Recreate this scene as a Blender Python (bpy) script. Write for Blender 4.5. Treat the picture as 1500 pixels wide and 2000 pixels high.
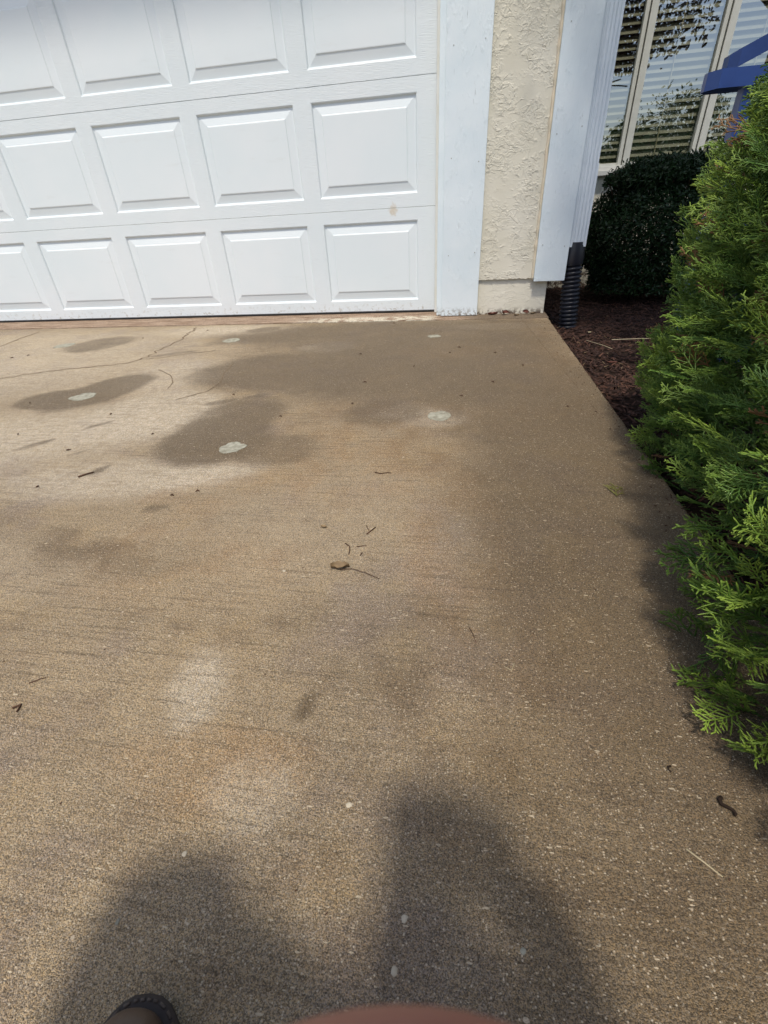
import bpy, bmesh, math, random
import numpy as np
from mathutils import Vector, Matrix
from mathutils import noise as mnoise
rad = math.radians
for o in list(bpy.data.objects):
    bpy.data.objects.remove(o)
scene = bpy.context.scene
COL = scene.collection

# ------------------------------------------------------------------ camera
CAM = Vector((0.202777, -3.00761, 0.48765))
RX = Vector((0.98565986, 0.16117429, -0.04997481))     # right
RD = Vector((0.04675933, -0.54543502, -0.83684778))    # down
RF = Vector((-0.16213636, 0.82251048, -0.5451498))     # forward
cam_data = bpy.data.cameras.new("camera")
cam = bpy.data.objects.new("camera", cam_data); COL.objects.link(cam)
m = Matrix.Identity(4)
for i in range(3):
    m[i][0] = RX[i]; m[i][1] = -RD[i]; m[i][2] = -RF[i]; m[i][3] = CAM[i]
cam.matrix_world = m
cam_data.sensor_fit = 'VERTICAL'; cam_data.sensor_height = 36
cam_data.lens = 36 * 880 / 2000
cam_data.clip_start = 0.004; cam_data.clip_end = 500
cam_data.dof.use_dof = True; cam_data.dof.focus_distance = 1.9; cam_data.dof.aperture_fstop = 22
scene.camera = cam
scene.render.resolution_x = 768; scene.render.resolution_y = 1024
scene.render.engine = 'CYCLES'

# ------------------------------------------------------------------ light
# the sun stands high behind the camera, a little to its right
SUN_EL = rad(65); SUN_DIR = Vector((0.0, -math.cos(SUN_EL), math.sin(SUN_EL))).normalized()
w = bpy.data.worlds.new("World"); scene.world = w; w.use_nodes = True
nt = w.node_tree; nt.nodes.clear()
sky = nt.nodes.new('ShaderNodeTexSky'); sky.sky_type = 'NISHITA'; sky.sun_disc = False
sky.sun_elevation = math.asin(SUN_DIR.z); sky.sun_rotation = math.atan2(SUN_DIR.x, SUN_DIR.y)
sky.air_density = 1.0; sky.dust_density = 2.5; sky.ozone_density = 1.0
bg = nt.nodes.new('ShaderNodeBackground'); bg.inputs['Strength'].default_value = 0.135
out = nt.nodes.new('ShaderNodeOutputWorld')
nt.links.new(sky.outputs[0], bg.inputs[0]); nt.links.new(bg.outputs[0], out.inputs[0])
sd = bpy.data.lights.new("sun", 'SUN'); sd.energy = 2.3; sd.angle = rad(4.6); sd.color = (1.0, 0.93, 0.82)
sun = bpy.data.objects.new("sun", sd); COL.objects.link(sun)
sun.rotation_euler = SUN_DIR.to_track_quat('Z', 'Y').to_euler(); sun.location = (0, -6, 10)
scene.view_settings.view_transform = 'Standard'; scene.view_settings.look = 'None'
scene.view_settings.exposure = 0.45; scene.view_settings.gamma = 1.0

# ------------------------------------------------------------------ helpers
def tag(o, label=None, cat=None, group=None, kind=None):
    if label: o['label'] = label
    if cat: o['category'] = cat
    if group: o['group'] = group
    if kind: o['kind'] = kind
    return o

def empty(name, loc=(0, 0, 0)):
    o = bpy.data.objects.new(name, None); COL.objects.link(o); o.location = loc
    o.empty_display_size = 0.1
    return o

def mesh_obj(name, verts, faces, mats, parent=None, smooth=False, midx=None):
    me = bpy.data.meshes.new(name)
    me.from_pydata([tuple(v) for v in verts], [], faces)
    for mm in (mats if isinstance(mats, (list, tuple)) else [mats]):
        me.materials.append(mm)
    if midx is not None:
        me.polygons.foreach_set('material_index', np.array(midx, dtype=np.int32))
    if smooth:
        me.polygons.foreach_set('use_smooth', [True] * len(me.polygons))
    me.update()
    o = bpy.data.objects.new(name, me); COL.objects.link(o)
    if parent:
        o.parent = parent
        o.location = -parent.location
    return o

class MB:
    """collects geometry for one mesh"""
    def __init__(s): s.v = []; s.f = []; s.m = []
    def add(s, vs, fs, mi=0):
        n = len(s.v); s.v += [tuple(v) for v in vs]
        s.f += [tuple(i + n for i in f) for f in fs]; s.m += [mi] * len(fs)
    def box(s, x0, x1, y0, y1, z0, z1, mi=0, b=0.0):
        if b <= 0:
            vs = [(x, y, z) for x in (x0, x1) for y in (y0, y1) for z in (z0, z1)]
            s.add(vs, [(0, 1, 3, 2), (4, 6, 7, 5), (0, 4, 5, 1), (2, 3, 7, 6), (0, 2, 6, 4), (1, 5, 7, 3)], mi)
        else:
            bm = bmesh.new()
            r = bmesh.ops.create_cube(bm, size=1)
            for v in bm.verts:
                v.co = Vector(((x0 + x1) / 2 + v.co.x * (x1 - x0), (y0 + y1) / 2 + v.co.y * (y1 - y0), (z0 + z1) / 2 + v.co.z * (z1 - z0)))
            bmesh.ops.bevel(bm, geom=list(bm.edges), offset=b, segments=2, affect='EDGES', profile=0.6)
            s.bm(bm, mi)
    def bm(s, bm, mi=0):
        bm.verts.index_update()
        s.add([v.co[:] for v in bm.verts], [[v.index for v in f.verts] for f in bm.faces], mi)
        bm.free()
    def tube(s, pts, rads, n=8, mi=0, cap=True):
        pts = [Vector(p) for p in pts]; rings = []
        base = len(s.v)
        up = Vector((0, 0, 1))
        t0 = (pts[1] - pts[0]).normalized()
        a = t0.orthogonal().normalized()
        vs = []
        for i, p in enumerate(pts):
            t = (pts[min(i + 1, len(pts) - 1)] - pts[max(i - 1, 0)]).normalized()
            a = (a - t * a.dot(t)).normalized(); b = t.cross(a)
            for k in range(n):
                an = 2 * math.pi * k / n
                vs.append(p + (a * math.cos(an) + b * math.sin(an)) * rads[i])
        fs = []
        for i in range(len(pts) - 1):
            for k in range(n):
                fs.append((i * n + k, i * n + (k + 1) % n, (i + 1) * n + (k + 1) % n, (i + 1) * n + k))
        if cap:
            fs.append(tuple(range(n - 1, -1, -1))); fs.append(tuple((len(pts) - 1) * n + k for k in range(n)))
        s.add(vs, fs, mi)
    def build(s, name, mats, parent=None, smooth=False):
        return mesh_obj(name, s.v, s.f, mats, parent, smooth, s.m)

class N:
    """tiny node-graph builder"""
    def __init__(s, name, rough=0.6, spec=0.4):
        s.mat = bpy.data.materials.new(name); s.mat.use_nodes = True
        s.t = s.mat.node_tree; s.b = s.t.nodes['Principled BSDF']
        s.b.inputs['Roughness'].default_value = rough
        s.b.inputs['Specular IOR Level'].default_value = spec
        s.co = None
    def n(s, typ, ins=None, **kw):
        nd = s.t.nodes.new(typ)
        for k, v in kw.items(): setattr(nd, k, v)
        if ins:
            for k, v in ins.items():
                if hasattr(v, 'is_output'): s.t.links.new(v, nd.inputs[k])
                else: nd.inputs[k].default_value = v
        return nd
    def pos(s, scale=(1, 1, 1), rot=(0, 0, 0), loc=(0, 0, 0)):
        if s.co is None: s.co = s.n('ShaderNodeNewGeometry').outputs['Position']
        mp = s.n('ShaderNodeMapping', {'Vector': s.co, 'Scale': scale, 'Rotation': rot, 'Location': loc})
        return mp.outputs[0]
    def noise(s, sc=5, det=4, ro=0.55, vec=None, dist=0.0):
        return s.n('ShaderNodeTexNoise', {'Vector': vec or s.pos(), 'Scale': sc, 'Detail': det, 'Roughness': ro, 'Distortion': dist}).outputs['Fac']
    def vor(s, sc=5, vec=None, feat='F1', out='Distance', rnd=1.0):
        return s.n('ShaderNodeTexVoronoi', {'Vector': vec or s.pos(), 'Scale': sc, 'Randomness': rnd}, feature=feat).outputs[out]
    def math(s, op, a, b=0.0, c=None, clamp=False):
        ins = {0: a, 1: b}
        if c is not None: ins[2] = c
        return s.n('ShaderNodeMath', ins, operation=op, use_clamp=clamp).outputs[0]
    def rng(s, v, a, b, c=0.0, d=1.0):
        return s.n('ShaderNodeMapRange', {0: v, 1: a, 2: b, 3: c, 4: d}, interpolation_type='SMOOTHSTEP').outputs[0]
    def mix(s, f, a, b, blend='MIX'):
        nd = s.n('ShaderNodeMix', data_type='RGBA', blend_type=blend)
        for i, v in ((0, f), (6, a), (7, b)):
            if hasattr(v, 'is_output'): s.t.links.new(v, nd.inputs[i])
            else: nd.inputs[i].default_value = v if i == 0 else (v if len(v) == 4 else (*v, 1))
        return nd.outputs[2]
    def attr(s, name):
        return s.n('ShaderNodeAttribute', attribute_name=name)
    def color(s, c):
        if hasattr(c, 'is_output'): s.t.links.new(c, s.b.inputs['Base Color'])
        else: s.b.inputs['Base Color'].default_value = (*c, 1)
        return s
    def rough(s, v):
        s.t.links.new(v, s.b.inputs['Roughness']); return s
    def bump(s, h, st=0.3, dist=0.002, prev=None):
        ins = {'Height': h, 'Strength': st, 'Distance': dist}
        if prev: ins['Normal'] = prev
        o = s.n('ShaderNodeBump', ins).outputs[0]
        s.t.links.new(o, s.b.inputs['Normal']); return o

# ------------------------------------------------------------------ materials
def mat_concrete():
    g = N('concrete', 0.85, 0.25)
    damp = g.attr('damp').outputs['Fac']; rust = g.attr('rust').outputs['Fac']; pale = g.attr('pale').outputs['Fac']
    big = g.noise(2.2, 5, 0.6); mid = g.noise(11, 5, 0.65); fine = g.noise(60, 4, 0.7)
    c = g.mix(g.rng(big, 0.3, 0.7), (0.270, 0.208, 0.132), (0.350, 0.268, 0.165))
    c = g.mix(g.math('MULTIPLY', g.rng(mid, 0.5, 0.72), 0.55), c, (0.205, 0.145, 0.088))
    c = g.mix(g.math('MULTIPLY', g.rng(g.noise(4.5, 4, 0.6, g.pos((1, 1, 1), (0, 0, 0), (7, 3, 1))), 0.50, 0.68), 0.6), c, (0.235, 0.185, 0.145))
    c = g.mix(g.math('MULTIPLY', g.rng(g.noise(6.5, 5, 0.65, g.pos((1, 1, 1), (0, 0, 0), (2, 9, 4))), 0.52, 0.70), 0.5), c, (0.37, 0.27, 0.145))
    c = g.mix(g.math('MULTIPLY', g.math('MULTIPLY', rust, 0.55), g.rng(mid, 0.3, 0.7)), c, (0.37, 0.235, 0.115))
    c = g.mix(g.math('MULTIPLY', pale, g.rng(fine, 0.3, 0.65, 0.45, 0.95)), c, (0.56, 0.48, 0.36))
    # wet spots and painted shade, with ragged edges
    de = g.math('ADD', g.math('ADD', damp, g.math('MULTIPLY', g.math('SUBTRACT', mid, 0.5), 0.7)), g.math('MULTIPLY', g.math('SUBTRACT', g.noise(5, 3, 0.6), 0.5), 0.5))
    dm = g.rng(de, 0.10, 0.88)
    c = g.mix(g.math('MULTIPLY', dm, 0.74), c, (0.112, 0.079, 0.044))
    # broom drag lines across the slab
    br = g.math('ADD', g.math('MULTIPLY', g.noise(1.0, 3, 0.6, g.pos((5, 130, 1), (0, 0, 0.03))), 0.55), g.math('MULTIPLY', g.noise(1.0, 2, 0.6, g.pos((9, 330, 1), (0, 0, 0.02))), 0.45))
    c = g.mix(g.math('MULTIPLY', g.math('MULTIPLY', g.rng(br, 0.48, 0.66), 0.55), g.rng(g.noise(3.2, 3), 0.35, 0.6, 0.35, 1.0)), c, (0.115, 0.083, 0.052))
    # aggregate: sand grains, light and dark, stretched a little along the broom
    vec = g.pos((1, 1.15, 1))
    gr = g.n('ShaderNodeTexVoronoi', {'Vector': vec, 'Scale': 1080.0}); sep = g.n('ShaderNodeSeparateColor', {0: gr.outputs['Color']})
    v1 = g.rng(sep.outputs[0], 0.0, 1.0, 0.50, 1.58)
    hue = g.rng(sep.outputs[1], 0.0, 1.0, 0.93, 1.07)
    gm = g.n('ShaderNodeCombineColor', {0: g.math('MULTIPLY', v1, hue), 1: v1, 2: g.math('DIVIDE', v1, g.math('MULTIPLY', hue, hue))}).outputs[0]
    c = g.mix(1.0, c, gm, 'MULTIPLY')
    sp = g.n('ShaderNodeTexVoronoi', {'Vector': vec, 'Scale': 400.0}); sp2 = g.n('ShaderNodeSeparateColor', {0: sp.outputs['Color']})
    lit = g.math('MULTIPLY', g.math('GREATER_THAN', sp2.outputs[0], 0.86), g.rng(sp.outputs['Distance'], 0.42, 0.25))
    c = g.mix(g.math('MULTIPLY', lit, 0.8), c, (0.62, 0.53, 0.39))
    drk = g.math('MULTIPLY', g.math('GREATER_THAN', sp2.outputs[1], 0.80), g.rng(sp.outputs['Distance'], 0.34, 0.22))
    c = g.mix(g.math('MULTIPLY', drk, 0.7), c, (0.06, 0.045, 0.03))
    pb = g.n('ShaderNodeTexVoronoi', {'Vector': g.pos((1, 1.3, 1)), 'Scale': 48.0}); pb2 = g.n('ShaderNodeSeparateColor', {0: pb.outputs['Color']})
    ped = g.math('ADD', pb.outputs['Distance'], g.math('MULTIPLY', g.math('SUBTRACT', g.noise(260, 2), 0.5), 0.14))
    peb = g.math('MULTIPLY', g.math('GREATER_THAN', pb2.outputs[0], 0.94), g.rng(ped, 0.12, 0.09))
    c = g.mix(g.math('MULTIPLY', peb, 0.8), c, (0.60, 0.50, 0.37))
    # slivers of pale stone exposed at the surface, lying every which way
    for sc_, rot_, thr in ((36.0, 0.6, 0.84), (44.0, 2.0, 0.80), (58.0, 1.2, 0.76), (85.0, 2.6, 0.74), (105.0, 0.1, 0.70)):
        fl = g.n('ShaderNodeTexVoronoi', {'Vector': g.pos((1, 3.4, 1), (0, 0, rot_)), 'Scale': sc_}); f2 = g.n('ShaderNodeSeparateColor', {0: fl.outputs['Color']})
        fm = g.math('MULTIPLY', g.math('GREATER_THAN', f2.outputs[0], thr), g.rng(g.math('ADD', fl.outputs['Distance'], g.math('MULTIPLY', g.math('SUBTRACT', fine, 0.5), 0.10)), 0.125, 0.10))
        c = g.mix(g.math('MULTIPLY', fm, 0.8), c, (0.64, 0.54, 0.38))
    g.color(c)
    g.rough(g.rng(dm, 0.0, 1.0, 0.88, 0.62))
    h = g.math('ADD', g.math('MULTIPLY', gr.outputs['Distance'], -0.55), g.math('MULTIPLY', sp.outputs['Distance'], -0.7))
    h = g.math('ADD', h, g.math('MULTIPLY', br, 1.2))
    n1 = g.bump(h, 0.9, 0.0026)
    g.bump(mid, 0.25, 0.006, n1)
    return g.mat

def mat_simple(name, c1, c2, sc=8, rough=0.6, spec=0.4, bump=0.0, bsc=80, dist=0.002, vscale=(1, 1, 1)):
    g = N(name, rough, spec)
    g.color(g.mix(g.rng(g.noise(sc, 5, 0.6, g.pos(vscale)), 0.3, 0.7), c1, c2))
    if bump: g.bump(g.noise(bsc, 4, 0.6, g.pos(vscale)), bump, dist)
    return g.mat

def mat_door():
    g = N('door_white', 0.5, 0.4)
    at = g.attr('grain').outputs['Fac']
    c = g.mix(g.rng(g.noise(1.8, 3), 0.3, 0.7), (0.68, 0.745, 0.765), (0.725, 0.77, 0.785))
    d = g.noise(1.0, 5, 0.7, g.pos((5, 5, 22)))
    c = g.mix(g.math('MULTIPLY', g.rng(d, 0.56, 0.8), 0.14), c, (0.48, 0.47, 0.42))
    # splashed dirt near the bottom edge
    zz = g.n('ShaderNodeSeparateXYZ', {0: g.pos()}).outputs[2]
    low = g.math('MULTIPLY', g.rng(zz, 0.07, 0.0), g.rng(g.noise(38, 5, 0.7), 0.52, 0.68))
    c = g.mix(g.math('MULTIPLY', low, 0.7), c, (0.34, 0.29, 0.20))
    # one tan smudge on the joint
    dx = g.n('ShaderNodeVectorMath', {0: g.n('ShaderNodeVectorMath', {0: g.pos(), 1: (1, 1, 0.75)}, operation='MULTIPLY').outputs[0], 1: (-0.235, 0.0, 0.523 * 0.75)}, operation='DISTANCE').outputs['Value']
    sm = g.math('MULTIPLY', g.rng(g.math('ADD', dx, g.math('MULTIPLY', g.noise(70, 4), 0.05)), 0.055, 0.032), 0.6)
    c = g.mix(sm, c, (0.55, 0.44, 0.28))
    g.color(c)
    wood = g.noise(1.0, 3, 0.6, g.pos((22, 22, 420)))
    g.bump(g.math('MULTIPLY', wood, at), 0.8, 0.0022)
    return g.mat

def mat_trim():
    g = N('painted_board', 0.55, 0.35)
    gr = g.noise(1.0, 5, 0.7, g.pos((90, 90, 3.2), loc=(3, 1, 0)))
    lump = g.noise(45, 4, 0.6, g.pos((1, 1, 0.5)))
    c = g.mix(g.rng(g.noise(6, 4), 0.3, 0.7), (0.64, 0.725, 0.765), (0.70, 0.77, 0.80))
    ck = g.rng(g.noise(1.0, 4, 0.75, g.pos((150, 150, 9))), 0.665, 0.73)
    c = g.mix(g.math('MULTIPLY', ck, 0.8), c, (0.16, 0.15, 0.14))
    zz = g.n('ShaderNodeSeparateXYZ', {0: g.pos()}).outputs[2]
    low = g.math('MULTIPLY', g.rng(zz, 0.05, -0.01), g.rng(g.noise(60, 5, 0.7), 0.45, 0.6))
    c = g.mix(low, c, (0.20, 0.17, 0.13))
    g.color(c)
    h = g.math('ADD', g.math('MULTIPLY', gr, 0.7), g.math('MULTIPLY', g.rng(lump, 0.5, 0.75), 0.8))
    h = g.math('SUBTRACT', h, g.math('MULTIPLY', ck, 0.8))
    g.bump(h, 0.45, 0.0025)
    return g.mat

def mat_stucco(name, flat=False):
    g = N(name, 0.8, 0.25)
    c = g.mix(g.rng(g.noise(4, 4), 0.3, 0.7), (0.62, 0.59, 0.485), (0.69, 0.66, 0.56))
    v = g.pos((1, 1, 1.25), rot=(0, 0.4, 0))
    a = g.noise(22 if not flat else 18, 3, 0.5, v, 1.6)
    rid = g.math('SUBTRACT', 1.0, g.math('MULTIPLY', g.math('ABSOLUTE', g.math('SUBTRACT', a, 0.5)), 14.0), clamp=True)
    msk = g.rng(g.noise(11, 4, 0.65), 0.40, 0.60)
    plate = g.rng(g.noise(24, 3, 0.55, v, 0.8), 0.50, 0.56)
    h = g.math('ADD', g.math('MULTIPLY', g.math('MULTIPLY', rid, msk), 0.6), g.math('MULTIPLY', g.math('MULTIPLY', plate, msk), 0.8))
    h = g.math('ADD', h, g.math('MULTIPLY', g.noise(150, 3, 0.6), 0.07))
    if flat: h = g.math('MULTIPLY', h, 0.5)
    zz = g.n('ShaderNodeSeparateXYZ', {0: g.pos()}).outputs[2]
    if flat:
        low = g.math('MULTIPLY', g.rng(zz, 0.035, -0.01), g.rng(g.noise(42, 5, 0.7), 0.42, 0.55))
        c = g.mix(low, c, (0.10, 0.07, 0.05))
        c = g.mix(g.math('MULTIPLY', g.rng(g.noise(20, 5, 0.7), 0.6, 0.75), 0.35), c, (0.40, 0.36, 0.30))
    g.color(c)
    g.bump(h, 0.75, 0.0028)
    return g.mat

def mat_leaf(name, c1, c2, rough=0.5, trans=0.12, spec=0.35):
    g = N(name, rough, spec)
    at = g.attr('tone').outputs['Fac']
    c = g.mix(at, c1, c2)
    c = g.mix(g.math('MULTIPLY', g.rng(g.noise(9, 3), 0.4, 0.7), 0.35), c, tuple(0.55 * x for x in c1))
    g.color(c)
    if trans: g.b.inputs['Subsurface Weight'].default_value = 0.0
    return g.mat

M = {}
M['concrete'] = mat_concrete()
M['door'] = mat_door()
M['trim'] = mat_trim()
M['stucco'] = mat_stucco('stucco_cream')
M['found'] = mat_stucco('painted_foundation', True)
M['mortar'] = mat_simple('pale_mortar', (0.21, 0.195, 0.145), (0.36, 0.355, 0.285), 70, 0.9, 0.2, 0.4, 300, 0.001)
M['crack'] = mat_simple('crack_dirt', (0.12, 0.085, 0.055), (0.25, 0.19, 0.125), 40, 0.95, 0.1)
M['rubber'] = mat_simple('black_rubber', (0.018, 0.018, 0.02), (0.04, 0.04, 0.042), 30, 0.6, 0.4)
M['caulk'] = mat_simple('cream_caulk', (0.62, 0.56, 0.43), (0.70, 0.60, 0.45), 30, 0.6, 0.3, 0.5, 40, 0.004)
M['vinyl'] = mat_simple('cream_stop', (0.66, 0.66, 0.60), (0.70, 0.71, 0.68), 12, 0.45, 0.4)
M['spout'] = mat_simple('white_aluminium', (0.62, 0.69, 0.74), (0.66, 0.72, 0.765), 10, 0.32, 0.5)
M['pipe'] = mat_simple('black_plastic', (0.011, 0.012, 0.018), (0.018, 0.019, 0.027), 20, 0.36, 0.5)
M['soil'] = mat_simple('mulch_base', (0.012, 0.008, 0.006), (0.035, 0.020, 0.014), 60, 0.95, 0.15, 1.0, 60, 0.01)
M['grass_ground'] = mat_simple('lawn_soil', (0.05, 0.08, 0.02), (0.08, 0.12, 0.03), 3, 0.95, 0.1, 0.6, 40, 0.02)
M['asphalt'] = mat_simple('asphalt', (0.045, 0.045, 0.045), (0.065, 0.063, 0.06), 60, 0.95, 0.2, 0.6, 300, 0.003)
M['frame'] = mat_simple('window_frame_paint', (0.50, 0.51, 0.47), (0.55, 0.56, 0.52), 12, 0.45, 0.4)
M['sill'] = mat_simple('window_sill_paint', (0.52, 0.53, 0.50), (0.58, 0.58, 0.55), 12, 0.5, 0.4, 0.2)
M['blind'] = mat_simple('blind_slats', (0.20, 0.185, 0.125), (0.25, 0.23, 0.16), 10, 0.5, 0.4)
M['room'] = mat_simple('room_wall', (0.10, 0.075, 0.055), (0.15, 0.11, 0.08), 3, 0.9, 0.2)
M['blue'] = mat_simple('blue_plastic', (0.018, 0.045, 0.17), (0.022, 0.055, 0.20), 14, 0.38, 0.5, 0.15, 60)
M['bark'] = mat_simple('bark', (0.07, 0.05, 0.035), (0.13, 0.095, 0.065), 30, 0.9, 0.15, 0.9, 40, 0.006, (1, 1, 0.25))
M['roof'] = mat_simple('shingles', (0.07, 0.065, 0.06), (0.12, 0.11, 0.10), 40, 0.95, 0.1, 0.7, 60, 0.01)
M['boot'] = mat_simple('brown_leather', (0.065, 0.042, 0.030), (0.090, 0.060, 0.043), 25, 0.42, 0.5, 0.3, 160, 0.001)
M['sole'] = mat_simple('boot_sole', (0.030, 0.024, 0.021), (0.045, 0.036, 0.031), 40, 0.7, 0.3)
M['thread'] = mat_simple('welt_thread', (0.07, 0.055, 0.045), (0.11, 0.09, 0.075), 100, 0.8, 0.2)
M['jeans'] = mat_simple('denim', (0.05, 0.065, 0.10), (0.07, 0.09, 0.13), 60, 0.9, 0.15, 0.4, 300, 0.001)
M['shirt'] = mat_simple('grey_cotton', (0.18, 0.18, 0.19), (0.23, 0.23, 0.24), 20, 0.9, 0.15, 0.3, 30, 0.004)
M['hair'] = mat_simple('brown_hair', (0.035, 0.022, 0.014), (0.06, 0.04, 0.025), 60, 0.6, 0.3, 0.8, 120, 0.003)
M['phone'] = mat_simple('phone_case', (0.02, 0.02, 0.022), (0.03, 0.03, 0.032), 20, 0.35, 0.5)
M['stone'] = mat_simple('cream_stone', (0.42, 0.36, 0.26), (0.52, 0.46, 0.35), 90, 0.8, 0.2)
M['worm'] = mat_simple('dried_worm', (0.012, 0.008, 0.006), (0.025, 0.016, 0.011), 60, 0.85, 0.15)
M['nail'] = mat_simple('nail_rust', (0.30, 0.30, 0.28), (0.42, 0.44, 0.44), 60, 0.6, 0.3)
def mat_skin():
    g = N('skin', 0.5, 0.4)
    g.color(g.mix(g.rng(g.noise(25, 4), 0.35, 0.65), (0.42, 0.17, 0.125), (0.48, 0.21, 0.155)))
    g.b.inputs['Subsurface Weight'].default_value = 0.15
    g.b.inputs['Subsurface Radius'].default_value = (0.01, 0.004, 0.002)
    g.bump(g.noise(250, 3), 0.15, 0.0006)
    return g.mat
M['skin'] = mat_skin()
M['cedar'] = mat_leaf('cedar_green', (0.060, 0.135, 0.022), (0.29, 0.40, 0.055), 0.5)
M['cedar_brown'] = mat_leaf('cedar_brown', (0.20, 0.11, 0.045), (0.30, 0.16, 0.07), 0.7)
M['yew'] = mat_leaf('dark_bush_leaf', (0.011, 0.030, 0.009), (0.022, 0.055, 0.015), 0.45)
M['leaf'] = mat_leaf('tree_leaf', (0.045, 0.095, 0.02), (0.09, 0.16, 0.035), 0.5)
M['plum'] = mat_leaf('plum_leaf', (0.035, 0.014, 0.018), (0.07, 0.025, 0.03), 0.5)
M['chip'] = mat_leaf('bark_chip', (0.030, 0.014, 0.010), (0.105, 0.048, 0.030), 0.75, 0)
M['dry'] = mat_simple('dry_leaf', (0.16, 0.11, 0.06), (0.24, 0.17, 0.09), 60, 0.7, 0.3)
M['twig'] = mat_simple('twig', (0.06, 0.032, 0.02), (0.10, 0.055, 0.035), 60, 0.8, 0.2)
M['straw'] = mat_simple('straw', (0.42, 0.36, 0.22), (0.52, 0.45, 0.30), 60, 0.7, 0.3)
M['redleaf'] = mat_simple('dead_leaf_brown', (0.10, 0.035, 0.025), (0.16, 0.06, 0.04), 50, 0.7, 0.3)
M['pale'] = mat_simple('pale_leaf', (0.50, 0.40, 0.34), (0.60, 0.50, 0.42), 50, 0.6, 0.3)
M['sprig'] = mat_simple('fallen_sprig', (0.15, 0.15, 0.04), (0.22, 0.20, 0.06), 50, 0.7, 0.3)
def mat_glass():
    g = N('window_glass', 0.02, 0.5)
    t = g.t; outn = [n for n in t.nodes if n.type == 'OUTPUT_MATERIAL'][0]
    gl = g.n('ShaderNodeBsdfGlossy', {'Color': (0.93, 0.97, 1, 1), 'Roughness': 0.004})
    tr = g.n('ShaderNodeBsdfTransparent', {'Color': (0.90, 0.94, 0.90, 1)})
    fr = g.n('ShaderNodeLayerWeight', {'Blend': 0.5})
    f = g.math('ADD', g.math('MULTIPLY', g.math('POWER', fr.outputs['Facing'], 4.0), 0.6), 0.30, clamp=True)
    nz = g.n('ShaderNodeBump', {'Height': g.noise(1.3, 2), 'Strength': 0.25, 'Distance': 0.02})
    t.links.new(nz.outputs[0], gl.inputs['Normal'])
    mx = g.n('ShaderNodeMixShader', {0: f, 1: tr.outputs[0], 2: gl.outputs[0]})
    t.links.new(mx.outputs[0], outn.inputs['Surface'])
    return g.mat
M['glass'] = mat_glass()

GZ = -0.012      # top of the driveway slab
MZ = -0.095      # mulch level

# ------------------------------------------------------------------ ground
def build_ground():
    s = 260
    o = mesh_obj('ground', [(-s, -s, MZ - 0.03), (s, -s, MZ - 0.03), (s, s, MZ - 0.03), (-s, s, MZ - 0.03)], [(0, 1, 2, 3)], M['grass_ground'])
    o['kind'] = 'structure'
    mb = MB(); mb.box(-60, 60, -19, -12, MZ - 0.06, MZ - 0.02)
    o = mb.build('road', M['asphalt']); o['kind'] = 'structure'
build_ground()

def tool_x(y): return 0.4785 - 0.0640 * (y + 0.0)     # hand-tooled line near the slab edge

DAMP_SHADE = [(-0.12, -1.50, 0.55, 0.40, 0, 0.34), (0.36, -1.7, 0.36, 0.7, 0, 0.32), (0.50, -2.3, 0.30, 0.9, 0, 0.55), (0.05, -0.7, 0.85, 0.50, 0, 0.30),  # x, y, rx, ry, angle, strength : wet or stained spots, plus broad shade painted into the colour
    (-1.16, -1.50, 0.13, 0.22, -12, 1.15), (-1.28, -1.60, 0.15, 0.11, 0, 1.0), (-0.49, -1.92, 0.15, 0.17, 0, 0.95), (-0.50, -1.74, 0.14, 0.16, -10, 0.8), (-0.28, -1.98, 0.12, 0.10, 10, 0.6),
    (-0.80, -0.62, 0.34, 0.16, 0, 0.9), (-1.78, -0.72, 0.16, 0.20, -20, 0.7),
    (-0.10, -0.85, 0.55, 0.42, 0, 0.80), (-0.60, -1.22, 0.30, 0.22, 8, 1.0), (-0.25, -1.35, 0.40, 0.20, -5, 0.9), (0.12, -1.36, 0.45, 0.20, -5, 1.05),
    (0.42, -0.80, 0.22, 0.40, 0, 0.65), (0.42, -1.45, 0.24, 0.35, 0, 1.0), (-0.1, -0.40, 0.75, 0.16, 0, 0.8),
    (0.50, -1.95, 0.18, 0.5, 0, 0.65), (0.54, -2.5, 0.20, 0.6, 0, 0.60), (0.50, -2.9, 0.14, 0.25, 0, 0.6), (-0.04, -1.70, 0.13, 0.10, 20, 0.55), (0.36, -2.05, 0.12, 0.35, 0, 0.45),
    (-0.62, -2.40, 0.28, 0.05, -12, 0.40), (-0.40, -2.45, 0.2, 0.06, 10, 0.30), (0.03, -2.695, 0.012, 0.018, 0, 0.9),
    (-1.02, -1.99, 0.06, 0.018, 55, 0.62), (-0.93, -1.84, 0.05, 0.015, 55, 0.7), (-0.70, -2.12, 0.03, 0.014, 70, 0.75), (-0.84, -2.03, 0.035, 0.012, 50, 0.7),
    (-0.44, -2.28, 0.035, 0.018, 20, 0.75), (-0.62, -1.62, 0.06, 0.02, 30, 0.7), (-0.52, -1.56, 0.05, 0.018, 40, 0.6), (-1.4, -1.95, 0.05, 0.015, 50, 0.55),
    (-1.2, -0.95, 0.12, 0.03, 30, 0.55), (-0.95, -0.42, 0.10, 0.06, 30, 0.7), (0.1, -2.58, 0.16, 0.10, 0, 0.22), (-0.3, -2.55, 0.3, 0.10, 0, 0.2), (0.22, -2.85, 0.12, 0.12, 0, 0.25), (0.30, -2.64, 0.08, 0.16, 0, 0.3)]
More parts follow.
